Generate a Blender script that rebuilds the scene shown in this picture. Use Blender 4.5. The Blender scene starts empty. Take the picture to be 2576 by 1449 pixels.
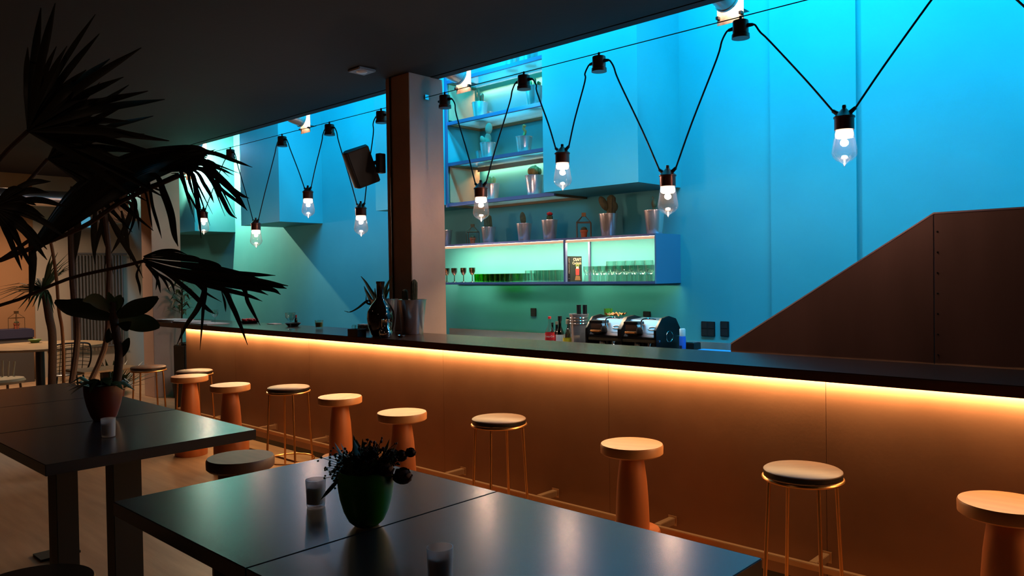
import bpy, bmesh, math, random
from mathutils import Vector, Matrix
random.seed(7)
C = bpy.context.scene.collection
SC = bpy.context.scene
PI = math.pi

# ------------------------------------------------------------------ camera
W, H = 2576.0, 1449.0
CX, CY, F, CH = W / 2, H / 2, 1950.0, 1.65
def _dir(px, py):
    return Vector((px - CX, -(py - CY), -F))
_a = _dir(-790, 722).normalized()                 # far end of the bar, world -X
_b = _dir(3121, 665).normalized()                 # towards the back wall, world +Y
_x = -_a
_y = (_b - _x * _b.dot(_x)).normalized()
_z = _x.cross(_y)
ROT = Matrix((_x, _y, _z))                        # camera axes -> world
cam_d = bpy.data.cameras.new('camera')
cam_d.sensor_width = 36.0
cam_d.lens = F / W * 36.0
cam_d.clip_start = 0.02
cam = bpy.data.objects.new('camera', cam_d)
C.objects.link(cam)
cam.matrix_world = Matrix.Translation((0, 0, CH)) @ ROT.to_4x4()
SC.camera = cam

def ray(px, py):
    return ROT @ _dir(px, py)
def atY(px, py, Y):
    r = ray(px, py); t = Y / r.y
    return Vector((r.x * t, Y, CH + r.z * t))
def atZ(px, py, Z):
    r = ray(px, py); t = (Z - CH) / r.z
    return Vector((r.x * t, r.y * t, Z))
def atX(px, py, X):
    r = ray(px, py); t = X / r.x
    return Vector((X, r.y * t, CH + r.z * t))
def atD(px, py, d):
    return Vector((0, 0, CH)) + ray(px, py).normalized() * d

# ------------------------------------------------------------------ world, exposure, lights
world = bpy.data.worlds.new('world')
SC.world = world
world.use_nodes = True
world.node_tree.nodes['Background'].inputs[0].default_value = (0.0, 0.0, 0.0, 1)
SC.view_settings.view_transform = 'Standard'
SC.view_settings.look = 'None'
SC.view_settings.exposure = 0.0
SC.view_settings.gamma = 1.0
SC.view_settings.use_curve_mapping = False
SC.cycles.use_denoising = True
SC.cycles.denoising_input_passes = 'RGB_ALBEDO_NORMAL'
SC.cycles.denoising_prefilter = 'ACCURATE'
SC.cycles.use_adaptive_sampling = False
SC.cycles.use_light_tree = True
SC.cycles.max_bounces = 8
SC.cycles.transparent_max_bounces = 16
SC.cycles.sample_clamp_indirect = 4.0
SC.cycles.caustics_reflective = False
SC.cycles.caustics_refractive = False

def area(name, loc, size, power, col, rot=(0, 0, 0), size_y=None):
    d = bpy.data.lights.new(name, 'AREA'); d.energy = power; d.color = col
    d.shape = 'RECTANGLE'; d.size = size; d.size_y = size_y or size
    o = bpy.data.objects.new(name, d); C.objects.link(o)
    o.location = loc; o.rotation_euler = rot
    return o
LED_STRENGTH = 190.0
SHELF_LED = 30.0
BULB_STRENGTH = 8.0
GLOW_STRENGTH = 60.0
YS = 5.10
POWER = 17.0
SPOTS = [  # x of the can, its height, colour of the beam, power
    (0.05, 3.56, (0.01, 0.60, 1.0), POWER),
    (-2.63, 3.56, (0.01, 0.60, 1.0), POWER),
    (-5.38, 3.54, (0.0, 0.62, 1.0), POWER * 2.6),
    (-8.13, 3.53, (0.0, 0.54, 1.0), POWER),
    (-10.80, 3.56, (0.0, 0.54, 1.0), POWER * 0.7),
    (-11.50, 3.30, (1.0, 0.74, 0.46), POWER * 24.0)]
# blue fill added out of view overhead, evens the blue on the wall
area('blue_wash_light', (-2.9, 4.3, 5.4), 11.5, 1150.0, (0.008, 0.60, 1.0), (math.radians(38), 0, 0), 0.3)
# dim warm fill lights added under the dining room ceiling, out of view
area('dining_fill_light', (-2.2, -1.6, 3.44), 0.5, 3.0, (1.0, 0.62, 0.42))
area('dining_fill_light.001', (-7.5, 0.4, 3.44), 0.4, 1.6, (1.0, 0.62, 0.42))
dl = area('dining_fill_light.002', (-13.2, 3.4, 3.40), 0.4, 80.0, (1.0, 0.68, 0.44)); dl.data.spread = math.radians(138)

# ------------------------------------------------------------------ materials
def lin(c):
    out = []
    for v in c[:3]:
        v /= 255.0
        out.append(v / 12.92 if v <= 0.04045 else ((v + 0.055) / 1.055) ** 2.4)
    return (*out, 1.0)
def mat(name, col, rough=0.5, metal=0.0, noise=None, bump=0.0, bscale=40.0, spec=0.5, stretch=(1, 1, 1), emit=None, trans=0.0, alpha=1.0, sheen=0.0):
    """noise = (other colour, scale, contrast)"""
    m = bpy.data.materials.new(name); m.use_nodes = True
    nt = m.node_tree; b = nt.nodes['Principled BSDF']
    b.inputs['Base Color'].default_value = lin(col)
    b.inputs['Roughness'].default_value = rough
    b.inputs['Metallic'].default_value = metal
    b.inputs['Specular IOR Level'].default_value = spec
    b.inputs['Transmission Weight'].default_value = trans
    b.inputs['Alpha'].default_value = alpha
    if emit:
        b.inputs['Emission Color'].default_value = lin(emit[0]); b.inputs['Emission Strength'].default_value = emit[1]
    if noise or bump:
        tc = nt.nodes.new('ShaderNodeTexCoord'); mp = nt.nodes.new('ShaderNodeMapping')
        mp.inputs['Scale'].default_value = stretch
        nt.links.new(tc.outputs['Object'], mp.inputs['Vector'])
    if noise:
        n = nt.nodes.new('ShaderNodeTexNoise'); n.inputs['Scale'].default_value = noise[1]; n.inputs['Detail'].default_value = 6
        r = nt.nodes.new('ShaderNodeValToRGB'); k = 0.5 - 0.5 * (1 - noise[2])
        r.color_ramp.elements[0].position = 0.5 - 0.28 * (1.2 - noise[2]); r.color_ramp.elements[1].position = 0.5 + 0.28 * (1.2 - noise[2])
        r.color_ramp.elements[0].color = lin(col); r.color_ramp.elements[1].color = lin(noise[0])
        nt.links.new(mp.outputs[0], n.inputs['Vector']); nt.links.new(n.outputs['Fac'], r.inputs['Fac']); nt.links.new(r.outputs['Color'], b.inputs['Base Color'])
    if bump:
        n2 = nt.nodes.new('ShaderNodeTexNoise'); n2.inputs['Scale'].default_value = bscale; n2.inputs['Detail'].default_value = 4
        bp = nt.nodes.new('ShaderNodeBump'); bp.inputs['Strength'].default_value = bump; bp.inputs['Distance'].default_value = 0.01
        nt.links.new(mp.outputs[0], n2.inputs['Vector']); nt.links.new(n2.outputs['Fac'], bp.inputs['Height']); nt.links.new(bp.outputs[0], b.inputs['Normal'])
    return m
def glow(name, col, strength):
    m = bpy.data.materials.new(name); m.use_nodes = True; nt = m.node_tree; nt.nodes.clear()
    e = nt.nodes.new('ShaderNodeEmission'); e.inputs[0].default_value = (*col, 1); e.inputs[1].default_value = strength; m.cycles.emission_sampling = 'FRONT'
    o = nt.nodes.new('ShaderNodeOutputMaterial'); nt.links.new(e.outputs[0], o.inputs[0]); return m
def thin_glass(name, tint=(1, 1, 1), gloss=0.08, rough=0.03, body=0.0, bodycol=(1, 1, 1)):
    """thin-walled glass: light passes straight through, edges reflect"""
    m = bpy.data.materials.new(name); m.use_nodes = True; nt = m.node_tree; nt.nodes.clear()
    t = nt.nodes.new('ShaderNodeBsdfTransparent'); t.inputs[0].default_value = (*tint, 1)
    g = nt.nodes.new('ShaderNodeBsdfGlossy'); g.inputs['Roughness'].default_value = rough
    lw = nt.nodes.new('ShaderNodeLayerWeight'); lw.inputs[0].default_value = 0.25
    mr = nt.nodes.new('ShaderNodeMapRange'); mr.inputs[3].default_value = gloss; mr.inputs[4].default_value = 0.75
    nt.links.new(lw.outputs['Facing'], mr.inputs[0])
    mx = nt.nodes.new('ShaderNodeMixShader'); nt.links.new(mr.outputs[0], mx.inputs[0]); nt.links.new(t.outputs[0], mx.inputs[1]); nt.links.new(g.outputs[0], mx.inputs[2])
    o = nt.nodes.new('ShaderNodeOutputMaterial')
    if body:
        d = nt.nodes.new('ShaderNodeBsdfDiffuse'); d.inputs[0].default_value = (*bodycol, 1)
        tr = nt.nodes.new('ShaderNodeBsdfTranslucent'); tr.inputs[0].default_value = (*bodycol, 1)
        ad = nt.nodes.new('ShaderNodeMixShader'); ad.inputs[0].default_value = 0.5
        nt.links.new(d.outputs[0], ad.inputs[1]); nt.links.new(tr.outputs[0], ad.inputs[2])
        m2 = nt.nodes.new('ShaderNodeMixShader'); m2.inputs[0].default_value = body
        nt.links.new(mx.outputs[0], m2.inputs[1]); nt.links.new(ad.outputs[0], m2.inputs[2]); nt.links.new(m2.outputs[0], o.inputs[0])
    else:
        nt.links.new(mx.outputs[0], o.inputs[0])
    return m

PAINT = mat('turquoise_plaster', (66, 150, 160), 0.55, noise=((54, 140, 152), 1.3, 0.45), bump=0.12, bscale=9.0, spec=0.3)
CONC = mat('grey_concrete', (200, 168, 154), 0.75, noise=((182, 152, 140), 2.2, 0.3), bump=0.15, bscale=18)
CEILM = mat('dark_ceiling_paint', (30, 25, 26), 0.85, noise=((26, 22, 23), 1.5, 0.2), bump=0.1, bscale=25)
ENDW = mat('off_white_plaster', (176, 160, 146), 0.8, noise=((160, 146, 132), 1.2, 0.3))
DARKW = mat('dark_wall_paint', (70, 62, 58), 0.8)
FLOORM = mat('oak_floor', (176, 140, 108), 0.42, noise=((150, 116, 88), 5.0, 0.4), stretch=(0.35, 3.0, 1), bump=0.05)
PANEL = mat('brown_lacquered_board', (152, 108, 82), 0.36, noise=((134, 92, 68), 2.4, 0.35), bump=0.03, bscale=60)
SLAB = mat('dark_oiled_wood', (74, 44, 32), 0.22, noise=((52, 30, 22), 4.0, 0.3), stretch=(0.6, 6, 6), bump=0.02)
BLACKM = mat('black_lacquer', (16, 15, 16), 0.35)
BLACKP = mat('black_plastic', (20, 20, 22), 0.5)
BLACKC = mat('black_rubber_cable', (9, 8, 12), 0.6)
STOOLW = mat('warm_turned_wood', (186, 108, 62), 0.42, noise=((158, 84, 44), 7.0, 0.4), stretch=(1, 1, 0.18), bump=0.03)
STOOLT = mat('warm_wood_top', (204, 138, 84), 0.42, noise=((182, 112, 62), 9.0, 0.4), stretch=(0.3, 1.6, 1))
DSEAT = mat('dark_wood_seat', (112, 78, 60), 0.5, noise=((88, 60, 46), 8.0, 0.4), stretch=(0.4, 2, 1))
DEDGE = mat('blackened_seat_edge', (22, 16, 14), 0.4)
BRASS = mat('brushed_brass', (214, 156, 96), 0.32, 1.0)
RAILM = mat('worn_steel_rail', (196, 160, 128), 0.36, 0.85)
TABLEM = mat('anthracite_table_board', (56, 54, 56), 0.24, noise=((50, 48, 50), 3.0, 0.4), spec=0.6)
TLEG = mat('black_table_steel', (9, 8, 9), 0.5)
STEEL = mat('brushed_steel', (222, 212, 210), 0.24, 0.78, bump=0.04, bscale=3.0, stretch=(60, 60, 0.5))
CHROME = mat('polished_chrome', (214, 212, 214), 0.1, 1.0)
RUST = mat('dark_copper', (104, 58, 44), 0.36, 0.5)
BULBG = thin_glass('clear_bulb_glass', (0.95, 0.95, 0.95), 0.05, 0.02, 0.005, (0.9, 0.85, 0.82))
GLASS = thin_glass('clear_drinking_glass', (0.90, 0.97, 0.94), 0.07, 0.03)
GREENG = thin_glass('green_drinking_glass', (0.25, 0.72, 0.12), 0.06, 0.03)
AMBERG = thin_glass('smoky_amber_glass', (0.52, 0.36, 0.28), 0.1, 0.03)
SHELFG = thin_glass('shelf_glass', (0.80, 0.93, 0.93), 0.10, 0.05, 0.22, (0.6, 0.85, 0.85))
FROST = thin_glass('frosted_votive_glass', (0.86, 0.86, 0.9), 0.07, 0.08, 0.30, (0.85, 0.83, 0.85))
WAX = mat('white_wax', (216, 210, 206), 0.5)
RAILB = mat('blued_steel_profile', (108, 118, 160), 0.35, 0.7)
STAIRM = mat('raw_dark_steel_panel', (136, 100, 92), 0.55, noise=((108, 78, 72), 1.6, 0.35), stretch=(1.6, 1, 0.35), bump=0.03)
TERRA = mat('terracotta', (196, 104, 70), 0.7, noise=((178, 90, 60), 6, 0.4))
TERRAD = mat('glazed_red_brown_clay', (92, 34, 20), 0.4)
SOIL = mat('dark_soil', (34, 24, 18), 0.95, noise=((52, 38, 28), 60, 0.5), bump=0.6, bscale=80)
LEAF = mat('dark_green_leaf', (52, 72, 34), 0.45, noise=((40, 56, 28), 5, 0.4))
LEAFD = mat('dull_palm_leaf', (58, 54, 34), 0.55, noise=((42, 40, 26), 6, 0.4))
LEAFP = mat('pale_green_leaf', (96, 124, 62), 0.5)
STEMM = mat('brown_woody_stem', (84, 58, 38), 0.8, bump=0.4, bscale=50)
CACT = mat('brown_green_cactus', (86, 84, 52), 0.7, noise=((64, 58, 40), 30, 0.5), bump=0.5, bscale=60)
CACTR = mat('red_brown_cactus', (190, 90, 60), 0.7, noise=((150, 66, 46), 30, 0.5), bump=0.4, bscale=70)
CACTY = mat('dry_yellow_cactus', (190, 164, 96), 0.75, noise=((160, 130, 70), 40, 0.5), bump=0.4, bscale=90)
CACTG = mat('grey_green_cactus', (120, 140, 122), 0.7, bump=0.3, bscale=90)
REDC = mat('red_cactus_graft', (206, 30, 34), 0.6, bump=0.5, bscale=80)
WIREM = mat('rusty_wire', (112, 84, 56), 0.5, 0.6)
GREENP = mat('bright_green_glazed_pot', (34, 116, 18), 0.3)
FLOWD = mat('dark_crimson_petals', (64, 12, 18), 0.7)
PAPER = mat('white_paper', (226, 214, 216), 0.7)
WHITE = mat('white_enamel', (220, 216, 214), 0.4)
REDW = mat('red_wrapper', (190, 40, 44), 0.4)
REDL = mat('red_label', (206, 26, 34), 0.45)
YELL = mat('yellow_label', (226, 196, 40), 0.5)
WINEG = thin_glass('dark_green_bottle_glass', (0.05, 0.09, 0.05), 0.08, 0.05)
DKGL = mat('dark_brown_bottle_glass', (26, 14, 10), 0.08, 0.0, spec=0.8)
COLA = mat('dark_cola', (30, 10, 6), 0.2)
BLUE = mat('blue_print', (50, 110, 214), 0.4)
BLUET = mat('blue_plastic_tray', (60, 150, 226), 0.4)
ORANGE = mat('orange_cloth', (230, 110, 40), 0.7)
STRAWG = mat('green_straw', (96, 190, 70), 0.4)
BOOKB = mat('black_book_cover', (26, 26, 26), 0.45)
INKW = mat('cream_print', (236, 222, 190), 0.6)
DRED = mat('drink_red_print', (196, 50, 50), 0.5)
DPINK = mat('pale_pink_print', (236, 190, 176), 0.5)
DGRN = mat('leaf_green_print', (108, 128, 48), 0.5)
DBRN = mat('tan_print', (120, 86, 56), 0.5)
TANP = mat('tan_side_sheet', (190, 150, 118), 0.6, noise=((170, 132, 104), 4, 0.4))
RADM = mat('dark_radiator_paint', (92, 92, 98), 0.4)
DUCT = mat('galvanised_duct', (190, 180, 178), 0.28, 0.9)
NAVY = mat('dark_blue_upholstery', (44, 40, 66), 0.85)
RATT = mat('pale_wicker', (176, 158, 130), 0.7, bump=0.5, bscale=120)
TTOP = mat('pale_wood_table', (150, 126, 96), 0.4, noise=((130, 106, 80), 6, 0.4), stretch=(0.3, 2, 1))
LEDW = glow('warm_led', (1.0, 0.62, 0.27), LED_STRENGTH)
LEDS = glow('shelf_led', (1.0, 0.72, 0.42), SHELF_LED * 1.3)
BULBE = glow('bulb_filament_glow', (1.0, 0.66, 0.46), BULB_STRENGTH)
LENSE = glow('spot_lens_glow', (1.0, 0.80, 0.66), GLOW_STRENGTH)
PORTH = mat('pale_daylight_blue_sheet', (110, 176, 206), 0.4)

# ------------------------------------------------------------------ mesh helpers
class M:
    def __init__(s): s.v = []; s.f = []; s.sm = []
    def add(s, vs, fs, smooth=False):
        o = len(s.v); s.v += [Vector(p) for p in vs]
        for f in fs: s.f.append([i + o for i in f]); s.sm.append(smooth)
        return s
    def box(s, x0, x1, y0, y1, z0, z1):
        v = [(x, y, z) for z in (z0, z1) for y in (y0, y1) for x in (x0, x1)]
        return s.add(v, [(0, 2, 3, 1), (4, 5, 7, 6), (0, 1, 5, 4), (2, 6, 7, 3), (0, 4, 6, 2), (1, 3, 7, 5)])
    def lathe(s, prof, n=24, c=(0, 0, 0), sharp=False, a0=0.0):
        vs = []; fs = []; c = Vector(c)
        rings = []
        for r, z in prof:
            if r < 1e-6: rings.append([len(vs)]); vs.append(c + Vector((0, 0, z)))
            else:
                rings.append(list(range(len(vs), len(vs) + n)))
                vs += [c + Vector((r * math.cos(a0 + 2 * PI * k / n), r * math.sin(a0 + 2 * PI * k / n), z)) for k in range(n)]
        for A, B in zip(rings, rings[1:]):
            for k in range(n):
                k2 = (k + 1) % n
                if len(A) == 1 and len(B) == 1: continue
                if len(A) == 1: fs.append((A[0], B[k2], B[k]))
                elif len(B) == 1: fs.append((A[k], A[k2], B[0]))
                else: fs.append((A[k], A[k2], B[k2], B[k]))
        return s.add(vs, fs, not sharp)
    def tube(s, pts, r, n=8, closed=False, caps=True):
        pts = [Vector(p) for p in pts]; m = len(pts); vs = []; fs = []
        rr = r if isinstance(r, (list, tuple)) else [r] * m
        up = None
        for i, p in enumerate(pts):
            if closed: t = pts[(i + 1) % m] - pts[i - 1]
            else: t = pts[min(i + 1, m - 1)] - pts[max(i - 1, 0)]
            t.normalize()
            if up is None:
                up = Vector((0, 0, 1)) if abs(t.z) < 0.9 else Vector((1, 0, 0))
            u = t.cross(up)
            if u.length < 1e-4: u = t.cross(Vector((0.3, 1, 0.2)))
            u.normalize(); w = u.cross(t); up = w
            vs += [p + (u * math.cos(2 * PI * k / n) + w * math.sin(2 * PI * k / n)) * rr[i] for k in range(n)]
        for i in range(m if closed else m - 1):
            A = i * n; B = ((i + 1) % m) * n
            for k in range(n):
                k2 = (k + 1) % n; fs.append((A + k, B + k, B + k2, A + k2))
        if not closed and caps:
            fs.append(tuple(range(n))); fs.append(tuple(reversed(range((m - 1) * n, m * n))))
        return s.add(vs, fs, True)
    def prism(s, poly, t0, t1, plane='xz'):
        def P(a, b, t):
            return {'xz': (a, t, b), 'yz': (t, a, b), 'xy': (a, b, t)}[plane]
        n = len(poly); vs = [P(a, b, t0) for a, b in poly] + [P(a, b, t1) for a, b in poly]
        fs = [tuple(range(n)), tuple(reversed(range(n, 2 * n)))] + [(i, (i + 1) % n, n + (i + 1) % n, n + i) for i in range(n)]
        return s.add(vs, fs)
    def ball(s, c, r, n=14, m=8, sc=(1, 1, 1)):
        o = len(s.v)
        s.lathe([(r * math.sin(PI * i / m), -r * math.cos(PI * i / m)) for i in range(m + 1)], n)
        for i in range(o, len(s.v)):
            p = s.v[i]; s.v[i] = Vector((p.x * sc[0], p.y * sc[1], p.z * sc[2])) + Vector(c)
        return s
    def leaf(s, pts, w, side, fold=0.15, prof=None):
        """tapering blade with a central fold; side = approximate direction of its width"""
        pts = [Vector(p) for p in pts]; n = len(pts); vs = []; fs = []
        for i, p in enumerate(pts):
            t = (pts[min(i + 1, n - 1)] - pts[max(i - 1, 0)]).normalized()
            sd = Vector(side); sd = (sd - t * sd.dot(t))
            if sd.length < 1e-4: sd = t.orthogonal()
            sd.normalize(); nn = sd.cross(t)
            u = i / (n - 1)
            k = prof(u) if prof else max(0.02, math.sin(PI * min(1, 0.12 + 0.88 * u)) ** 0.7)
            ww = w * k * 0.5
            vs += [p - sd * ww + nn * (fold * ww), p, p + sd * ww + nn * (fold * ww)]
        for i in range(n - 1):
            a = 3 * i; fs += [(a, a + 1, a + 4, a + 3), (a + 1, a + 2, a + 5, a + 4)]
        return s.add(vs, fs, True)
    def xf(s, mtx):
        s.v = [mtx @ p for p in s.v]; return s
    def build(s, name, m, parent=None, loc=None, bevel=0.0, rot=None, kind=None):
        me = bpy.data.meshes.new(name); me.from_pydata([tuple(p) for p in s.v], [], s.f); me.update()
        bm = bmesh.new(); bm.from_mesh(me); bmesh.ops.recalc_face_normals(bm, faces=bm.faces[:])
        for f, sm in zip(bm.faces, s.sm): f.smooth = sm
        if bevel:
            es = [e for e in bm.edges if len(e.link_faces) == 2 and e.calc_face_angle(0) > 0.6]
            bmesh.ops.bevel(bm, geom=es, offset=bevel, segments=2, affect='EDGES', clamp_overlap=True)
        bm.to_mesh(me); bm.free()
        me.set_sharp_from_angle(angle=math.radians(42))
        me.materials.append(m)
        o = bpy.data.objects.new(name, me); C.objects.link(o)
        if parent: o.parent = parent
        if loc is not None: o.location = loc
        if rot: o.rotation_euler = rot
        if kind: o['kind'] = kind
        return o

def tag(o, label, cat, group=None):
    o['label'] = label; o['category'] = cat
    if group: o['group'] = group
    return o
def thing(name, label, cat, loc=(0, 0, 0), rz=0.0, group=None):
    o = bpy.data.objects.new(name, None); C.objects.link(o); o.empty_display_size = 0.05
    o.location = loc; o.rotation_euler = (0, 0, rz)
    return tag(o, label, cat, group)
def kids(o): return [k for k in C.objects if k.parent == o]
def dup(root, loc, label, rz=None, group=None, scale=None):
    r = root.copy(); C.objects.link(r); r.location = loc
    if rz is not None: r.rotation_euler = (0, 0, rz)
    if label: r['label'] = label
    if group: r['group'] = group
    if scale: r.scale = (scale,) * 3
    for ch in kids(root):
        c = ch.copy(); C.objects.link(c); c.parent = r
        for g in kids(ch):
            d = g.copy(); C.objects.link(d); d.parent = c
    return r
def struct(name, m, mt, parent=None, label=None, bevel=0.0):
    o = m.build(name, mt, parent, bevel=bevel)
    if parent is None: o['kind'] = 'structure'
    if label: o['label'] = label
    return o
def text(name, body, size, m, parent, loc, rot, sx=1.0):
    cu = bpy.data.curves.new('tmp', 'FONT'); cu.body = body; cu.size = size; cu.align_x = 'CENTER'; cu.align_y = 'CENTER'; cu.resolution_u = 2
    o = bpy.data.objects.new('tmp', cu); C.objects.link(o)
    me = bpy.data.meshes.new_from_object(o.evaluated_get(bpy.context.evaluated_depsgraph_get()))
    me.materials.clear(); me.materials.append(m); me.name = name
    bpy.data.objects.remove(o); bpy.data.curves.remove(cu)
    o = bpy.data.objects.new(name, me); C.objects.link(o); o.parent = parent; o.location = loc; o.rotation_euler = rot
    o.scale = (sx, 1, 1)
    return o
def arc(p, q, sag, n=10):
    p = Vector(p); q = Vector(q)
    return [p.lerp(q, i / n) - Vector((0, 0, sag * 4 * (i / n) * (1 - i / n))) for i in range(n + 1)]
def spline(pts, n=6):
    """Catmull-Rom through the points"""
    P = [Vector(p) for p in pts]; P = [P[0] * 2 - P[1]] + P + [P[-1] * 2 - P[-2]]; out = []
    for i in range(1, len(P) - 2):
        for k in range(n):
            t = k / n; a, b, c, d = P[i - 1:i + 3]
            out.append(0.5 * ((2 * b) + (c - a) * t + (2 * a - 5 * b + 4 * c - d) * t * t + (3 * b - a - 3 * c + d) * t ** 3))
    out.append(P[-2]); return out

# ------------------------------------------------------------------ the room
CE = 3.48                                        # ceiling of the dining side
EDGE = 4.82                                      # where it stops, in front of the tall bar bay
WY = 6.0                                         # back wall
struct('floor', M().box(-15.2, 3.2, -5.2, 6.2, -0.1, 0.0), FLOORM)
ceil = struct('ceiling', M().box(-15.2, 3.2, -5.2, EDGE - 0.10, CE, CE + 0.12), CEILM)
struct('edge_beam', M().box(-15.2, 3.2, EDGE - 0.09, EDGE, CE - 0.004, CE + 0.12), CEILM, ceil)
struct('ceiling_bar', M().box(-15.2, 3.2, -5.2, 6.2, 5.6, 5.7), CEILM)
wb = struct('wall_back', M().box(-15.2, 3.2, WY, WY + 0.2, 0, 5.6), PAINT)
struct('wall_panel', M().box(-2.747, -2.079, WY - 0.022, WY, 0, 5.6), PAINT, wb)
struct('wall_panel', M().box(-2.040, 3.2, WY - 0.022, WY, 0, 5.6), PAINT, wb)
struct('wall_left', M().box(-15.2, -15.0, -5.2, WY, 0, 5.6), ENDW)
struct('wall_right', M().box(3.0, 3.2, -5.2, WY, 0, 5.6), DARKW)
struct('wall_front', M().box(-15.0, 3.0, -5.2, -5.0, 0, 5.6), DARKW)
BK = 2.395
for i, (x0, x1) in enumerate([(-4.606, -3.583), (-7.105, -6.085), (-10.205, -9.177), (-12.67, -11.652)]):
    o = struct('bulkhead', M().box(x0, x1, 5.345, WY, BK, 5.6), PAINT)
    o['label'] = ['turquoise wall box hanging right of the glass shelves', 'turquoise wall box behind the concrete column',
                  'turquoise wall box between the loudspeaker and the palm leaves', 'pale green lit wall box beside the far column'][i]
    o['category'] = 'bulkhead'
def column(x0, x1, label):
    o = struct('column', M().box(x0, x1, 4.47, 4.876, 0, CE), CONC, bevel=0.004)
    o['label'] = label; o['category'] = 'column'; return o
col1 = column(-5.765, -5.426, 'square concrete column behind the middle of the bar')
M().tube([(-5.69, 4.462, 1.15), (-5.69, 4.462, CE)], 0.009, 6).build('conduit', BLACKP, col1)
col2 = column(-11.45, -11.10, 'far concrete column at the left end of the bar')

# ------------------------------------------------------------------ bar
BT = 1.15
tp = M().box(-9.615, 0.9, 3.845, 4.462, 1.097, BT).build('bar_worktop', SLAB, bevel=0.004)
tag(tp, 'long dark wooden bar top running across the room', 'counter')
PY = 3.935
bar = thing('bar_counter', 'brown panelled bar front lit by a warm strip under its top', 'bar', (-4.0, PY, 0))
def loc_box(x0, x1, y0, y1, z0, z1, o): return M().box(x0 - o[0], x1 - o[0], y0 - o[1], y1 - o[1], z0 - o[2], z1 - o[2])
B0 = (-4.0, PY, 0)
seams = [-8.865] + [atY(px, 930, PY).x for px in (593, 778, 1115, 1530, 2077)] + [0.9]
for a, b in zip(seams, seams[1:]):
    loc_box(a + 0.0012, b - 0.0012, PY, PY + 0.03, 0.05, 1.095, B0).build('front_panel', PANEL, bar)
loc_box(-8.86, 0.9, PY + 0.004, PY + 0.03, 0.0, 0.05, B0).build('kick_board', DEDGE, bar)
loc_box(-8.865, 0.9, PY + 0.032, PY + 0.06, 0.0, 1.095, B0).build('carcass', DEDGE, bar)
loc_box(-8.86, 0.9, 3.906, 3.918, 1.0895, 1.0965, B0).build('led_strip', LEDW, bar)
RZ = 0.2
rail = loc_box(-8.7, 0.9, 3.730, 3.760, RZ - 0.015, RZ + 0.015, B0).build('foot_rail', RAILM, bar, bevel=0.003)
for k in range(-1, 9):
    x = -1.53 - 0.895 * k
    if x < -8.8: continue
    br = loc_box(x - 0.02, x + 0.02, 3.761, PY - 0.006, RZ - 0.024, RZ + 0.016, B0).build('bracket', RAILM, rail, bevel=0.003)
    loc_box(x - 0.028, x + 0.028, PY - 0.006, PY - 0.0005, RZ - 0.032, RZ + 0.024, B0).build('bracket_plate', RAILM, rail)

# ------------------------------------------------------------------ stair balustrade
SY = 5.0
a = atY(1838, 868, SY); b = atY(2348, 540, SY); c = atY(2576, 525, SY)
st = thing('stair_balustrade', 'dark brown steel stair side rising to the right behind the bar', 'balustrade', (a.x, SY, 0))
poly = [(0, 0), (0, a.z), (b.x - a.x, b.z), (b.x - a.x, b.z + 0.002), (b.x - a.x + 3.2, b.z + 0.03), (b.x - a.x + 3.2, 0)]
M().prism([(0, 0), (0, a.z), (b.x - a.x, b.z), (b.x - a.x, 0)], 0, 0.03, 'xz').build('side_panel', STAIRM, st, bevel=0.002)
M().prism([(b.x - a.x + 0.003, 0), (b.x - a.x + 0.003, b.z), (b.x - a.x + 3.2, b.z + 0.01), (b.x - a.x + 3.2, 0)], 0, 0.03, 'xz').build('side_panel', STAIRM, st, bevel=0.002)
M().tube([(0, 0.015, a.z + 0.004), (b.x - a.x, 0.015, b.z + 0.004), (b.x - a.x + 3.2, 0.015, b.z + 0.014)], 0.012, 6).build('top_rail', STAIRM, st)
for k in range(7):
    M().ball((b.x - a.x + 0.02, -0.002, b.z - 0.10 - 0.12 * k), 0.005, 8, 4).build('screw', BLACKP, st)
for k in range(6):
    M().box(0.15 + 0.22 * k, 0.42 + 0.22 * k, 0.04, 0.90, 0.14 * (k + 1) - 0.03, 0.14 * (k + 1)).build('tread', STAIRM, st)

# ------------------------------------------------------------------ wall shelves between the bulkheads
SX0, SX1, SYF = -6.072, -4.612, 5.50
LV = [(3.69, True), (3.256, False), (2.828, True), (2.406, False)]
names = ['topmost glass wall shelf just under the ceiling edge', 'second glass wall shelf down beside the turquoise box',
         'third glass wall shelf down holding the paddle cactus', 'lowest glass wall shelf level with the underside of the boxes']
for (z, led), nm in zip(LV, names):
    s = thing('glass_shelf', nm, 'shelf', (SX0, SYF, z), group='glass wall shelves')
    L = SX1 - SX0; D = WY - SYF
    M().box(0, L, 0, 0.03, -0.03, 0.006).build('front_rail', RAILB, s, bevel=0.002)
    M().box(0, L, D - 0.03, D - 0.001, -0.03, 0.006).build('back_rail', WIREM, s)
    M().box(0.0, 0.03, 0.031, D - 0.031, -0.03, 0.006).build('side_rail', WIREM, s)
    M().box(L - 0.03, L - 0.001, 0.031, D - 0.031, -0.03, 0.006).build('side_rail', WIREM, s)
    M().box(0.031, L - 0.031, 0.031, D - 0.031, -0.006, 0.004).build('glass_pane', SHELFG, s)
    if led:
        M().box(0.03, L - 0.03, D - 0.062, D - 0.036, -0.036, -0.0305).build('led_strip', LEDS, s)
        M().box(0.0005, 0.010, 0.032, D - 0.032, -0.405, -0.031).build('side_panel', TANP, s)  # added tan sheet, only on the levels with an LED
        M().box(0.03, L - 0.03, D - 0.082, D - 0.078, -0.055, -0.0065).build('led_lip', mat('copper_led_lip', (176, 120, 92), 0.4, 0.5), s)
for (x, y, lab) in [(SX0 - 0.006, SYF - 0.02, 'blued steel upright carrying the front of the glass shelves')]:
    p = thing('shelf_upright', lab, 'upright', (x, y, 2.37))
    M().box(0, 0.022, 0, 0.022, 0, 1.6).build('post', RAILB, p)

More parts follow.
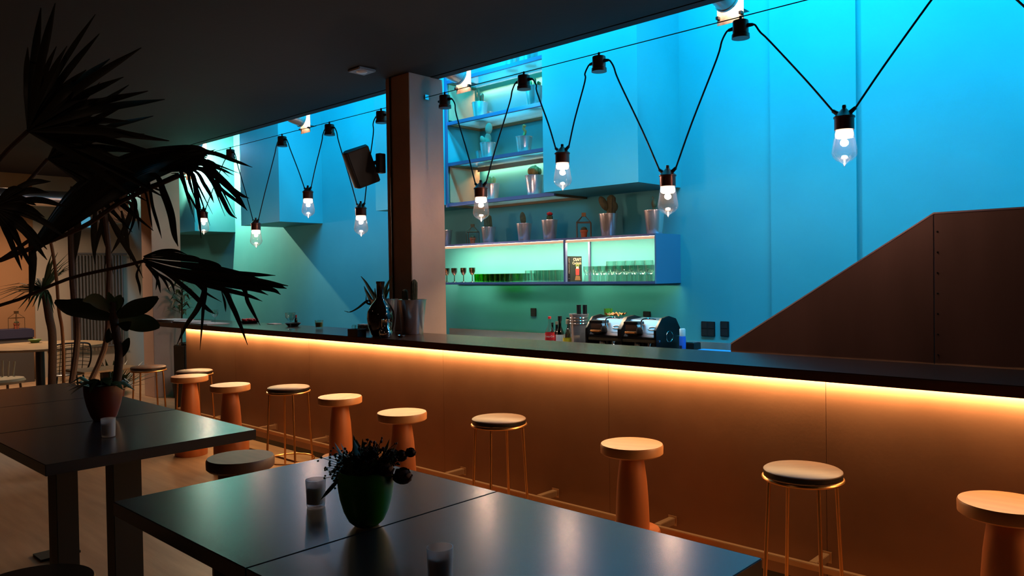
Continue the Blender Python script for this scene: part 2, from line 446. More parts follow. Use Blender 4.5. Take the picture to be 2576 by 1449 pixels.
# lit box shelf for the glasses
BX1, BYF, BZ0, BZ1 = -3.588, 5.605, 1.557, 1.985
BX0 = -6.45
bs = thing('back_bar_shelf', 'long dark open wall shelf lit from inside and full of glasses', 'shelf', (BX0, BYF, BZ0))
L = BX1 - BX0; D = WY - BYF; Hh = BZ1 - BZ0
xdiv = atY(1420, 660, BYF).x - BX0
M().box(0, L - 0.016, 0, 0.025, 0, 0.022).build('bottom_rail', RAILB, bs, bevel=0.001)
M().box(0, L - 0.016, D - 0.02, D - 0.001, 0, 0.022).build('bottom_rail', RAILB, bs, bevel=0.001)
M().box(0, L - 0.016, 0.0255, D - 0.0205, 0.010, 0.022).build('glass_pane', thin_glass('clear_shelf_glass', (0.78, 0.92, 0.88), 0.08, 0.04), bs)
M().box(0, L - 0.016, 0, D - 0.001, Hh - 0.02, Hh).build('top_board', RAILB, bs, bevel=0.001)
M().box(L - 0.0155, L, 0, D - 0.001, 0, Hh).build('side_board', mat('blue_grey_steel_sheet', (70, 110, 140), 0.5), bs, bevel=0.001)
M().box(xdiv - 0.012, xdiv + 0.012, 0.0, 0.03, 0.0225, Hh - 0.0205).build('divider', RAILB, bs)
M().box(xdiv - 0.010, xdiv + 0.010, D - 0.02, D - 0.003, 0.0225, Hh - 0.0205).build('divider', RAILB, bs)
M().box(0, L - 0.02, 0.006, 0.010, Hh - 0.044, Hh - 0.0205).build('led_cover', glow('warm_led_cover', (1.0, 0.60, 0.36), 0.75), bs)  # own glow stands in for the strip's light on this lip
M().box(0, L - 0.02, 0.022, 0.047, Hh - 0.030, Hh - 0.021).build('led_strip', glow('box_shelf_led', (1.0, 0.72, 0.42), SHELF_LED * 9.0), bs)

# plug plates on the back wall
for (x0, y0, x1, y1, lab, n) in [(1765, 808, 1800, 847, 'larger black socket plate beside the stair', 2), (1813, 808, 1835, 847, 'narrow black socket plate nearest the stair', 1),
                                 (1336, 775, 1350, 796, 'small black socket plate under the lit shelf', 1), (1619, 783, 1638, 797, 'black wall plate behind the coffee machine', 1)]:
    p = atY(x0, y0, WY); q = atY(x1, y1, WY)
    yy = WY - (0.022 if p.x > -2.75 else 0.0)
    t = thing('socket_plate', lab, 'socket', (p.x, yy, q.z))
    w, h = q.x - p.x, p.z - q.z
    M().box(0, w, -0.012, -0.0005, 0, h).build('plate', BLACKP, t, bevel=0.003)
    for i in range(n):
        for j in range(2):
            M().box(w * (i + 0.12) / n, w * (i + 0.88) / n, -0.015, -0.0125, h * (j + 0.1) / 2, h * (j + 0.9) / 2).build('rocker', BLACKP, t)

# back counter
bc = thing('back_counter', 'stainless steel back counter with an upstand along the wall', 'counter', (-6.6, 5.35, 0))
M().box(0, 3.72, 0, 0.645, 0.88, 0.92).build('worktop', STEEL, bc, bevel=0.003)
M().box(0, 3.72, 0.62, 0.645, 0.921, 1.052).build('upstand', STEEL, bc, bevel=0.002)
M().box(0.02, 3.70, 0.03, 0.62, 0.0, 0.879).build('cabinet', BLACKP, bc)
pb = thing('dark_post', 'slim dark post standing behind the bar right of the column', 'post', (-6.62, 5.36, 0.921))
M().box(0, 0.06, 0.02, 0.10, 0, 0.30).build('shaft', BLACKP, pb, bevel=0.004)

# ------------------------------------------------------------------ stools
def wood_stool(label, loc, rz=0.0, src=None):
    if src: return dup(src, loc, label, rz)
    t = thing('wooden_stool', label, 'stool', loc, rz, 'turned wooden bar stools')
    M().lathe([(0, 0.689), (0.155, 0.689), (0.165, 0.697), (0.166, 0.735), (0.162, 0.744), (0, 0.745)], 48).build('seat', STOOLT, t)
    M().lathe([(0, 0.2925), (0.090, 0.2925), (0.0885, 0.36), (0.085, 0.45), (0.078, 0.55), (0.068, 0.63), (0.060, 0.6885), (0, 0.6885)], 32).build('pedestal', STOOLW, t)
    M().lathe([(0, 0.0), (0.143, 0.0), (0.146, 0.008), (0.146, 0.284), (0.141, 0.292), (0, 0.292)], 40).build('base', STOOLW, t)
    return t
def metal_stool(label, loc, rz=0.0, src=None):
    if src: return dup(src, loc, label, rz)
    t = thing('metal_stool', label, 'stool', loc, rz, 'brass legged bar stools')
    M().lathe([(0, 0.742), (0.165, 0.743), (0.172, 0.738), (0.1725, 0.7335), (0, 0.7335)], 48).build('seat_top', DSEAT, t)
    M().lathe([(0, 0.733), (0.1725, 0.733), (0.172, 0.716), (0.165, 0.710), (0, 0.710)], 48).build('seat_edge', DEDGE, t)
    ring = lambda r, z: [(r * math.cos(2 * PI * k / 40), r * math.sin(2 * PI * k / 40), z) for k in range(40)]
    M().tube(ring(0.172, 0.701), 0.0085, 8, True).build('seat_ring', BRASS, t)
    for k in range(4):
        an = 2 * PI * k / 4
        M().tube([(0.158 * math.cos(an), 0.158 * math.sin(an), 0.694), (0.194 * math.cos(an), 0.194 * math.sin(an), 0.0)], 0.0085, 10).build('leg', BRASS, t)
    M().tube(ring(0.197, 0.135), 0.007, 8, True).build('foot_ring', BRASS, t)
    return t
def seat_at(px, py, z=0.745): p = atZ(px, py, z); return (p.x, p.y, 0)
w0 = wood_stool('wooden stool nearest the camera, cut by the right edge of the photo', seat_at(2530, 1262))
for px, py, lab, rz in [(1589, 1115, 'wooden stool standing between the two nearest brass legged stools', 0.4), (1011, 1036, 'wooden stool partly hidden behind the flower pot on the near table', 1.0),
                        (855, 997, 'wooden stool right of the brass stool near the table gap', 2.1), (579, 967, 'wooden stool left of the brass stool, third from the far end', 0.2),
                        (477, 945, 'far wooden stool standing in front of a brass legged one', 1.7)]:
    wood_stool(lab, seat_at(px, py), rz, w0)
m0 = metal_stool('nearest brass legged stool with a dark round seat', seat_at(2019, 1178), 0.82)
for px, py, lab, rz in [(1255, 1050, 'brass legged stool in the middle of the bar front', 0.45), (726, 972, 'brass legged stool with its foot ring showing beyond the table gap', 1.25),
                        (489, 931, 'brass legged stool behind the far wooden stool', 0.9), (373, 921, 'farthest brass legged stool in front of the far column', 0.7)]:
    metal_stool(lab, seat_at(px, py), rz, m0)
ts = thing('dark_wooden_stool', 'dark brown wooden stool between the two tables', 'stool', seat_at(605, 1148))
M().lathe([(0, 0.685), (0.155, 0.685), (0.166, 0.695), (0.167, 0.733), (0.161, 0.744), (0, 0.745)], 48).build('seat', DSEAT, ts)
M().lathe([(0, 0.2925), (0.090, 0.2925), (0.0885, 0.36), (0.085, 0.45), (0.098, 0.55), (0.108, 0.63), (0.112, 0.6845), (0, 0.6845)], 32).build('pedestal', DSEAT, ts)
M().lathe([(0, 0.0), (0.143, 0.0), (0.146, 0.008), (0.146, 0.284), (0.141, 0.292), (0, 0.292)], 40).build('base', DSEAT, ts)
p = atZ(75, 1470, 0.745)
fs = thing('black_stool', 'black round stool in the bottom left corner of the photo', 'stool', (p.x, p.y, 0))
M().lathe([(0, 0.690), (0.155, 0.690), (0.175, 0.702), (0.178, 0.730), (0.170, 0.744), (0, 0.745)], 48).build('seat', BLACKM, fs)
for k in range(4):
    an = PI / 4 + PI / 2 * k
    M().tube([(0.12 * math.cos(an), 0.12 * math.sin(an), 0.6895), (0.18 * math.cos(an), 0.18 * math.sin(an), 0.0)], 0.012, 8).build('leg', BLACKM, fs)

# ------------------------------------------------------------------ tables
TZ = 1.0
def table(x0, x1, y0, y1, label, lx=0.5, legs=((0.135, 0.215), (0.35, 0.465))):
    t = thing('high_table', label, 'table', (x0, y0, 0), 0, 'black high tables')
    w, d = x1 - x0, y1 - y0
    M().box(0, w, 0, d, TZ - 0.042, TZ).build('tabletop', TABLEM, t, bevel=0.002)
    for y0_, y1_ in legs:
        M().box(w * lx - 0.045, w * lx + 0.045, y0_, y1_, 0, TZ - 0.0425).build('leg', TLEG, t, bevel=0.002)
    M().box(w * lx - 0.20, w * lx - 0.046, legs[0][0] - 0.05, legs[-1][1] + 0.05, 0, 0.014).build('foot_plate', TLEG, t)
    return t
table(-2.417, -1.629, 0.846, 1.655, 'dark high table carrying the green flower pot')
table(-1.625, -0.788, 0.846, 1.655, 'dark high table closest to the camera, beside the flower pot table')
def atP(px, py, dep): return Vector((0, 0, CH)) + ray(px, py) * (dep / F)
table(-3.885, -3.090, 0.858, 1.668, 'dark high table left of the gap, carrying a small votive candle')
table(-4.688, -3.894, 0.858, 1.668, 'dark high table behind the terracotta flower pot', 0.5, ((0.355, 0.455), (0.63, 0.75)))
table(-5.492, -4.697, 0.858, 1.668, 'farthest dark high table in the unlit left half of the room', 0.5, ((0.585, 0.70),))

# votive candles
def votive(label, loc, src=None):
    if src: return dup(src, loc, label)
    t = thing('votive_candle', label, 'candle', loc, group='votive candles')
    M().lathe([(0, 0.003), (0.0255, 0.003), (0.027, 0.04), (0.0285, 0.078), (0.027, 0.078), (0.0255, 0.04), (0.0245, 0.010), (0, 0.009)], 32).build('glass', FROST, t)
    M().lathe([(0, 0.0101), (0.0238, 0.0105), (0.0248, 0.05), (0.0235, 0.058), (0.006, 0.0585), (0, 0.0585)], 28).build('wax', WAX, t)
    M().tube([(0, 0, 0.0587), (0.0006, 0, 0.066)], 0.0009, 6).build('wick', BLACKM, t)
    return t
vc = votive('votive candle beside the green flower pot', atZ(795, 1274, TZ))
votive('votive candle cut by the bottom edge of the photo', atZ(1108, 1468, TZ), vc)
votive('votive candle in front of the terracotta pot on the left table', atZ(273, 1099, TZ), vc)

# green pot with cut flowers
gp0 = atZ(922, 1321, TZ)
gp = thing('flower_pot', 'glazed green egg shaped pot of dark flowers on the near table', 'flower pot', gp0)
M().lathe([(0, 0.0005), (0.030, 0.001), (0.045, 0.014), (0.058, 0.040), (0.068, 0.075), (0.0725, 0.105), (0.072, 0.130), (0.0695, 0.147), (0.067, 0.147), (0.069, 0.128), (0.066, 0.09), (0.05, 0.03), (0, 0.02)], 40).build('pot', GREENP, gp)
M().lathe([(0, 0.135), (0.0685, 0.135), (0, 0.139)], 24).build('soil', SOIL, gp)
fd = (gp0 - Vector((0, 0, CH))).normalized(); fr = Vector((0.729, 0.684, 0)).normalized()
def gpv(px, py, dz=0.0): return atP(px, py, 2.017 + dz) - gp0
fol = M()
for i in range(70):
    an = random.uniform(0, 2 * PI); rr = random.uniform(0.0, 0.062); hh = random.uniform(0.03, 0.085)
    b = Vector((rr * math.cos(an), rr * math.sin(an), 0.135)); o = Vector((math.cos(an), math.sin(an), 0)) * random.uniform(0.01, 0.05)
    fol.leaf([b, b + o * 0.5 + Vector((0, 0, hh * 0.6)), b + o + Vector((0, 0, hh))], random.uniform(0.014, 0.030), (-math.sin(an), math.cos(an), 0.2), 0.2)
fol.build('foliage', LEAF, gp, kind='stuff')
def sprig(cx, cy, spread, nb, seed, m, root=(915, 1205), size=0.0035):
    rnd = random.Random(seed); st_ = M(); r0 = gpv(*root); c = gpv(cx, cy)
    for i in range(nb):
        e = c + Vector((rnd.gauss(0, spread), rnd.gauss(0, spread), rnd.gauss(0, spread * 0.8)))
        st_.tube([r0, r0.lerp(e, 0.6) + Vector((0, 0, 0.008)), e], 0.0008, 4)
        st_.ball(e, size * rnd.uniform(0.7, 1.3), 7, 5)
        st_.ball(e + Vector((rnd.uniform(-1, 1), rnd.uniform(-1, 1), rnd.uniform(-1, 1))) * 0.008, size * 0.8, 6, 4)
    return st_.build('flower_sprig', m, gp)
sprig(945, 1140, 0.022, 46, 1, FLOWD); sprig(868, 1160, 0.020, 44, 2, LEAF); sprig(850, 1190, 0.018, 30, 3, LEAF)
sprig(985, 1160, 0.018, 26, 4, FLOWD); sprig(900, 1180, 0.026, 40, 5, FLOWD)
def rose(px, py, r, seed, dz=0.0):
    rnd = random.Random(seed); m = M(); c = gpv(px, py, dz)
    m.ball(c, r * 0.42, 12, 8)
    for k in range(16):
        an = k * 2.4; el = -0.5 + 1.3 * (k / 16); d = Vector((math.cos(an) * math.cos(el), math.sin(an) * math.cos(el), math.sin(el)))
        t = Vector((-math.sin(an), math.cos(an), 0)); u = d.cross(t)
        m.leaf([c + d * r * 0.45 - u * r * 0.5, c + d * r * 0.92, c + d * r * 1.0 + u * r * 0.45], r * 1.2, t, -0.35, lambda q: 0.6 + 0.4 * math.sin(PI * q))
    m.tube([gpv(940, 1215), (gpv(940, 1215) + c) * 0.5 + Vector((0, 0, 0.012)), c], 0.0016, 5)
    return m.build('flower_head', FLOWD, gp)
rose(1032, 1141, 0.0150, 1); rose(1008, 1150, 0.018, 2, 0.02); rose(985, 1148, 0.020, 3, 0.03); rose(1012, 1202, 0.026, 4); rose(968, 1185, 0.024, 5, -0.02)
rose(890, 1165, 0.019, 6); rose(925, 1190, 0.022, 7, -0.03)
M().leaf([gpv(858, 1200), gpv(838, 1222), gpv(822, 1240), gpv(806, 1258)], 0.011, (0.5, 0.5, 0.3), 0.15).build('drooping_leaf', LEAF, gp)

# terracotta pot on the left table
tp0 = atZ(262, 1056, TZ)
tpt = thing('potted_plant', 'dark leafy plant in a red brown clay pot on the left table', 'potted plant', tp0)
M().lathe([(0, 0.0005), (0.045, 0.001), (0.056, 0.02), (0.072, 0.07), (0.082, 0.12), (0.084, 0.150), (0.084, 0.165), (0.080, 0.165), (0.078, 0.12), (0, 0.10)], 40).build('pot', TERRAD, tpt)
M().lathe([(0, 0.15), (0.0795, 0.15), (0, 0.158)], 24).build('soil', SOIL, tpt)
DP = 3.62
def tv(px, py, dz=0.0): return atP(px, py, DP + dz) - tp0
M().tube(spline([tv(292, 975), tv(297, 930), tv(300, 880), tv(291, 830), tv(285, 790), tv(286, 760)], 4), [0.02] * 16 + [0.016] * 5, 10).build('stem', STEMM, tpt)
def tleaf(pts, w, side=(0, 0, 1), m=LEAF):
    return M().leaf(spline(pts, 4), w, side, 0.25, lambda u: 0.06 + math.sin(PI * min(1.0, u * 0.98)) ** 0.75).build('leaf', m, tpt)
tleaf([tv(287, 803), tv(250, 788), tv(210, 775), tv(175, 772), tv(138, 758)], 0.085, (0.4, 0.4, 1))
tleaf([tv(285, 785), tv(255, 764, -0.05), tv(232, 750, -0.1), tv(208, 756, -0.14)], 0.055, (0.3, 0.4, 1))
tleaf([tv(290, 800), tv(325, 780), tv(360, 768), tv(398, 748)], 0.075, (0.3, 0.3, 1))
tleaf([tv(292, 808), tv(335, 812, 0.05), tv(370, 815, 0.08), tv(402, 822, 0.1)], 0.085, (0.3, 0.3, 1))
tleaf([tv(296, 815), tv(318, 820, -0.06), tv(330, 813, -0.09)], 0.045, (0.2, 0.3, 1))
tleaf([tv(287, 790), tv(284, 765), tv(272, 735)], 0.042, (0.7, 0.7, 0), LEAFP)
tleaf([tv(288, 785), tv(297, 760), tv(304, 742)], 0.045, (0.7, 0.7, 0), LEAFP)
tleaf([tv(290, 795), tv(303, 765, 0.03), tv(309, 748, 0.05)], 0.03, (0.7, 0.7, 0))
tleaf([tv(300, 905), tv(314, 875), tv(325, 850)], 0.04, (0.7, 0.7, 0))
tleaf([tv(296, 850), tv(280, 838), tv(268, 862)], 0.05, (0.7, 0.7, 0.2))
for i in range(26):
    an = 2 * PI * i / 26 + random.uniform(-0.1, 0.1); l = random.uniform(0.09, 0.15)
    d = Vector((math.cos(an), math.sin(an), 0)); b = Vector((0, 0, 0.155)) + d * 0.03
    M().leaf([b, b + d * l * 0.55 + Vector((0, 0, random.uniform(0.02, 0.05))), b + d * l + Vector((0, 0, random.uniform(-0.02, 0.03)))], 0.045, (-d.y, d.x, 0), 0.2).build('low_leaf', LEAF, tpt)

# ------------------------------------------------------------------ things on the bar
def zt(px, py): return atZ(px, py, BT)
def lathe_thing(name, label, cat, loc, prof, m, part, n=28, group=None):
    t = thing(name, label, cat, loc, group=group); M().lathe(prof, n).build(part, m, t); return t
def bucket(name, label, loc, r, h, m=STEEL, cat='bucket', group=None):
    t = thing(name, label, cat, loc, group=group)
    M().lathe([(0, 0.0005), (r * 0.72, 0.001), (r * 0.745, 0.006), (r * 0.985, h - 0.006), (r * 1.03, h - 0.004), (r * 1.03, h), (r * 0.97, h), (r * 0.95, h - 0.01), (r * 0.72, 0.02), (0, 0.015)], 36).build('bucket', m, t)
    M().lathe([(0, h - 0.022), (r * 0.935, h - 0.022), (0, h - 0.012)], 20).build('soil', SOIL, t)
    return t
p = zt(1022, 836); p = Vector((-5.25, 4.32, BT))
sb = bucket('cactus_bucket', 'large steel bucket holding column cacti, right of the dark bottle', p, 0.125, 0.30)
def ribbed(m, base, top, r, n=12):
    ax = (Vector(top) - Vector(base)); L_ = ax.length; q = ax.to_track_quat('Z', 'Y').to_matrix().to_4x4(); o = len(m.v)
    vs = []; K = n * 2; zs = [0, 0.15, 0.4, 0.65, 0.85, 0.95, 0.99]
    for z in zs:
        rr = r * (1 - max(0, (z - 0.8) / 0.2) ** 2.2 * 0.85)
        vs += [(rr * (1.0 if k % 2 else 0.80) * math.cos(2 * PI * k / K), rr * (1.0 if k % 2 else 0.80) * math.sin(2 * PI * k / K), z * L_) for k in range(K)]
    fs = [(i * K + k, i * K + (k + 1) % K, (i + 1) * K + (k + 1) % K, (i + 1) * K + k) for i in range(len(zs) - 1) for k in range(K)]
    fs.append(tuple(range((len(zs) - 1) * K, len(zs) * K)))
    m.add([Matrix.Translation(Vector(base)) @ q @ Vector(v) for v in vs], fs, True); return m
ribbed(M(), (0.025, 0.0, 0.28), (0.035, 0.0, 0.475), 0.030).build('cactus', CACT, sb)
ribbed(M(), (-0.055, -0.03, 0.28), (-0.062, -0.03, 0.39), 0.026).build('cactus', CACT, sb)
ab = bucket('aloe_bucket', 'steel bucket with a spiky aloe, behind the dark round bottle', (-5.62, 4.30, BT), 0.125, 0.30)
def av(px, py): return atP(px, py, 6.98) - Vector((-5.62, 4.30, BT))
for pts, w in [([(955, 765), (935, 735), (920, 710), (908, 695)], 0.05), ([(940, 768), (928, 745), (920, 730), (916, 720)], 0.045), ([(960, 762), (968, 735), (975, 715), (986, 693)], 0.055),
               ([(962, 765), (972, 740), (983, 720)], 0.05), ([(945, 765), (925, 757), (900, 775), (880, 785), (866, 782)], 0.03), ([(965, 765), (978, 752), (988, 757)], 0.03), ([(950, 765), (945, 748), (943, 725)], 0.05), ([(942, 766), (923, 762), (921, 742)], 0.028)]:
    M().leaf(spline([av(*q) for q in pts], 4), w, (0.7, 0.68, 0), 0.5, lambda u: 1.0 - 0.9 * u).build('aloe_leaf', LEAF, ab)
# big dark bottle
t = lathe_thing('round_bottle', 'big dark round bodied bottle with a wide straight neck on the bar', 'bottle', (-5.30, 4.02, BT),
    [(0, 0.001), (0.075, 0.001), (0.088, 0.02), (0.108, 0.08), (0.118, 0.15), (0.112, 0.21), (0.085, 0.26), (0.05, 0.30), (0.034, 0.33), (0.033, 0.44), (0.037, 0.445), (0.037, 0.462), (0.030, 0.462), (0, 0.45)], DKGL, 'body', 36)
t = thing('cocktail_shaker', 'small steel jug standing in front of the dark round bottle', 'jug', (-5.12, 3.93, BT))
M().lathe([(0, 0.0005), (0.035, 0.001), (0.052, 0.02), (0.058, 0.045), (0.045, 0.070), (0.034, 0.085), (0.034, 0.135), (0.038, 0.150), (0.034, 0.150), (0.030, 0.13), (0, 0.12)], 32).build('body', CHROME, t)
M().tube(spline([(0.036, 0, 0.14), (0.062, 0, 0.13), (0.072, 0, 0.10), (0.058, 0, 0.06)], 4), 0.005, 8).build('handle', CHROME, t)
t = thing('shell_dish', 'small dark dish beside the steel jug', 'dish', (-5.03, 4.02, BT))
M().lathe([(0, 0.001), (0.02, 0.001), (0.036, 0.018), (0.034, 0.019), (0.02, 0.005), (0, 0.004)], 24).build('bowl', CHROME, t)
t = thing('condiment_caddy', 'dark wooden caddy of small jars at the bar edge', 'caddy', zt(898, 846))
M().box(-0.07, 0.07, -0.045, 0.045, 0.0005, 0.007).box(-0.07, 0.07, -0.045, -0.038, 0.0072, 0.062).box(-0.07, 0.07, 0.038, 0.045, 0.0072, 0.062).box(-0.07, -0.063, -0.0378, 0.0378, 0.0072, 0.062).box(0.063, 0.07, -0.0378, 0.0378, 0.0072, 0.062).build('box', DEDGE, t)
for k in range(3):
    M().lathe([(0, 0.0075), (0.018, 0.0075), (0.019, 0.06), (0.019, 0.085), (0.012, 0.097), (0, 0.098)], 16, (-0.042 + 0.042 * k, 0, 0)).build('jar', GLASS, t)
t = thing('card_box', 'low dark box with a pale lid behind the caddy', 'box', zt(915, 832))
M().box(-0.05, 0.05, -0.03, 0.03, 0.0005, 0.05).build('body', DEDGE, t); M().box(-0.051, 0.051, -0.031, 0.031, 0.0505, 0.062).build('lid', WHITE, t)
t = thing('candle_tumbler', 'glass tumbler with green wax right of the goblet', 'candle', zt(803, 827))
M().lathe([(0, 0.001), (0.034, 0.001), (0.042, 0.085), (0.039, 0.085), (0.033, 0.018), (0, 0.016)], 28).build('glass', GLASS, t)
M().lathe([(0, 0.0185), (0.032, 0.0185), (0.0375, 0.062), (0, 0.064)], 24).build('wax', mat('olive_green_wax', (120, 128, 40), 0.5), t)
def goblet(name, label, loc, h, r, m=GLASS, src=None, group=None):
    t = thing(name, label, 'glass', loc, group=group)
    M().lathe([(0, 0.001), (r * 0.85, 0.001), (r * 0.8, 0.004), (0.006, 0.009), (0.005, h * 0.46), (r * 0.5, h * 0.53), (r * 0.95, h * 0.72), (r, h), (r * 0.96, h), (r * 0.9, h * 0.73), (r * 0.4, h * 0.55), (0, h * 0.53)], 28).build('bowl', m, t)
    return t
goblet('water_goblet', 'stemmed goblet on the bar beside a small dark dish', zt(731, 829), 0.165, 0.05)
goblet('wine_glass', 'wine glass half hidden by palm tips on the bar', zt(541, 815), 0.16, 0.042)
t = thing('dark_dish', 'shallow dark dish behind the stemmed goblet', 'dish', zt(737, 821))
M().lathe([(0, 0.001), (0.05, 0.001), (0.085, 0.036), (0.08, 0.036), (0.05, 0.008), (0, 0.007)], 28).build('bowl', DEDGE, t)
t = thing('sauce_bottle', 'tiny dark bottle with a red cap behind the goblet', 'bottle', zt(745, 818))
M().lathe([(0, 0.001), (0.015, 0.001), (0.016, 0.06), (0.008, 0.08), (0, 0.08)], 16).build('body', DKGL, t)
M().lathe([(0, 0.0805), (0.009, 0.0805), (0.009, 0.11), (0, 0.11)], 12).build('cap', REDW, t)
t = thing('sweets_bowl', 'dark bowl heaped with red wrapped sweets', 'bowl', zt(628, 813))
M().lathe([(0, 0.001), (0.08, 0.001), (0.115, 0.03), (0.11, 0.03), (0.078, 0.008), (0, 0.007)], 28).build('bowl', DEDGE, t)
for k in range(14):
    an = k * 2.4; rr = 0.085 * math.sqrt((k + 0.5) / 14)
    M().ball((rr * math.cos(an), rr * math.sin(an), 0.036 + 0.01 * (1 - rr / 0.09)), 0.019, 8, 6, (1.3, 1, 0.8)).build('sweet', REDW, t)
t = thing('bill_card', 'pale folded card lying right of the red sweets', 'card', zt(690, 815))
M().box(-0.07, 0.07, -0.05, 0.05, 0.0005, 0.006).build('card', PAPER, t, bevel=0.001)
for k, (px, lab) in enumerate([(385, 'stack of white menus at the far end of the bar'), (445, 'pale menu folder beside the far column'), (512, 'thin white sheet on the bar near the wine glass')]):
    t = thing('menu_sheet', lab, 'paper', Vector((-9.36 + 0.46 * k, 4.02, BT)))
    for q in range([3, 2, 1][k]):
        M().box(-0.21, 0.21, -0.13, 0.13, 0.0005 + 0.009 * q, 0.0085 + 0.009 * q).build('sheet', PAPER, t, rot=(0, 0, 0.06 * q))
# small leafy plant peeking from behind the far column
pl0 = Vector((-10.86, 4.75, 0))
t = thing('small_plant', 'small leafy plant peeking out behind the far column', 'plant', pl0)
M().lathe([(0, 0.001), (0.11, 0.001), (0.14, 0.3), (0.13, 0.3), (0, 0.27)], 24).build('pot', DEDGE, t)
M().tube([(0, 0, 0.27), (0.02, 0, 0.8), (0.0, 0.03, 1.5)], 0.012, 6).build('stem', STEMM, t)
for k in range(30):
    an = k * 2.4; z = 1.15 + 0.5 * k / 30; l = random.uniform(0.14, 0.26)
    d = Vector((math.cos(an), math.sin(an), 0)); b = Vector((0.01, 0.01, z))
    M().leaf([b, b + d * l * 0.6 + Vector((0, 0, 0.07)), b + d * l + Vector((0, 0, random.uniform(-0.06, 0.05)))], 0.05, (-d.y, d.x, 0), 0.2).build('leaf', LEAF, t)
t = thing('bottle_bin', 'dark bin standing between the far column and the bar end', 'bin', (-9.45, 4.25, 0))
M().box(-0.15, 0.15, -0.15, 0.15, 0.0, 0.85).build('body', DEDGE, t, bevel=0.01)
M().lathe([(0.13, 0.8505), (0.14, 0.851), (0.14, 0.875), (0.13, 0.875), (0.13, 0.8505)], 20).build('rim', CHROME, t)

# loudspeaker on the column
sp = thing('loudspeaker', 'black loudspeaker bracketed to the column, tilted down', 'loudspeaker', (-6.03, 4.40, 2.70))
rot = Matrix.Rotation(math.radians(-35), 4, 'Z') @ Matrix.Rotation(math.radians(20), 4, 'X') @ Matrix.Rotation(math.radians(16), 4, 'Y')
front = [(-0.105 + 0.21 * k / 8, -0.11 - 0.035 * math.sin(PI * k / 8)) for k in range(9)]
M().prism(front + [(0.075, 0.10), (-0.075, 0.10)], -0.175, 0.175, 'xy').xf(rot).build('cabinet', BLACKP, sp, bevel=0.008)
gr = [(x * 0.94, y - 0.008) for x, y in front]; gr2 = [(x * 0.94, y - 0.0005) for x, y in reversed(front)]
M().prism(gr + gr2, -0.165, 0.165, 'xy').xf(rot).build('grille', BLACKC, sp)
M().tube([(0.07, 0.05, 0.02), (0.16, 0.04, 0.02), (0.22, 0.04, 0.0)], 0.02, 8).build('bracket_arm', BLACKP, sp)
M().box(0.20, 0.262, -0.01, 0.062, -0.09, 0.09).build('bracket_plate', BLACKP, sp, bevel=0.004)
d0 = atZ(910, 175, CE)
t = thing('ceiling_detector', 'small pale square detector on the dark ceiling', 'detector', (d0.x, d0.y, CE))
M().box(-0.09, 0.09, -0.09, 0.09, -0.022, -0.0005).build('housing', mat('grey_plastic', (150, 146, 148), 0.5), t, bevel=0.006)
M().lathe([(0, -0.034), (0.04, -0.03), (0.05, -0.0225), (0, -0.0225)], 20).build('sensor', WHITE, t)

# ------------------------------------------------------------------ string of lamps
WYY, WZ = 4.67, 3.285
for lab, x0, x1 in [('thin taut wire carrying the lamps right of the column', -5.424, 2.998), ('thin taut wire carrying the lamps left of the column', -11.098, -5.767)]:
    t = thing('support_wire', lab, 'wire', (x0, WYY, WZ))
    M().tube([(0.012, 0, 0), (x1 - x0 - 0.012, 0, 0)], 0.0035, 6).build('wire', BLACKC, t)
    for xx in (0.006, x1 - x0 - 0.006):
        M().box(xx - 0.005, xx + 0.005, -0.022, 0.022, -0.022, 0.022).build('anchor', CHROME, t, bevel=0.002)
capx = [-1.05, -2.337, -3.465, -4.218, -5.172, -6.097, -6.984, -7.93, -9.152, -10.35]
caplab = ['wire junction cap out of frame above the top right corner', 'wire junction cap beside the nearest spotlight', 'wire junction cap in front of the big turquoise box', 'wire junction cap in front of the upper glass shelf pots',
          'wire junction cap just right of the column top', 'wire junction cap just left of the column', 'wire junction cap right of the small left spotlight', 'wire junction cap left of the small left spotlight',
          'wire junction cap touched by the palm leaf tips', 'wire junction cap lost in the palm leaves']
t0 = thing('junction_cap', caplab[1], 'junction box', (capx[1], WYY, WZ - 0.012), group='wire junction caps')
M().lathe([(0, 0.018), (0.008, 0.018), (0.009, 0.002), (0.009, -0.012), (0.048, -0.014), (0.050, -0.020), (0.050, -0.095), (0.056, -0.100), (0.057, -0.126), (0, -0.127)], 28).build('body', RUST, t0)
for s in (-1, 1):
    M().tube([(0.049 * s, 0, -0.052), (0.085 * s, 0, -0.056)], [0.014, 0.010], 8).build('gland', BLACKP, t0)
caps = [t0]
for x, lab in zip(capx[2:], caplab[2:]): caps.append(dup(t0, (x, WYY, WZ - 0.012), lab))
caps = [dup(t0, (capx[0], WYY, WZ - 0.012), caplab[0])] + caps
BUL = [(2124, 340, 'largest glowing bulb, hanging in front of the dark groove in the blue wall'), (1680, 480, 'low glowing bulb in front of the right end of the lit shelf'),
       (1415, 420, 'high glowing bulb in front of the big turquoise box'), (1210, 505, 'glowing bulb hanging in front of the glass shelves'),
       (908, 550, 'low glowing bulb under the loudspeaker'), (775, 507, 'high glowing bulb left of the loudspeaker'),
       (644, 585, 'lowest glowing bulb at the left, beside the palm tips'), (512, 555, 'farthest glowing bulb, half covered by palm leaves')]
src = None; lamps = []
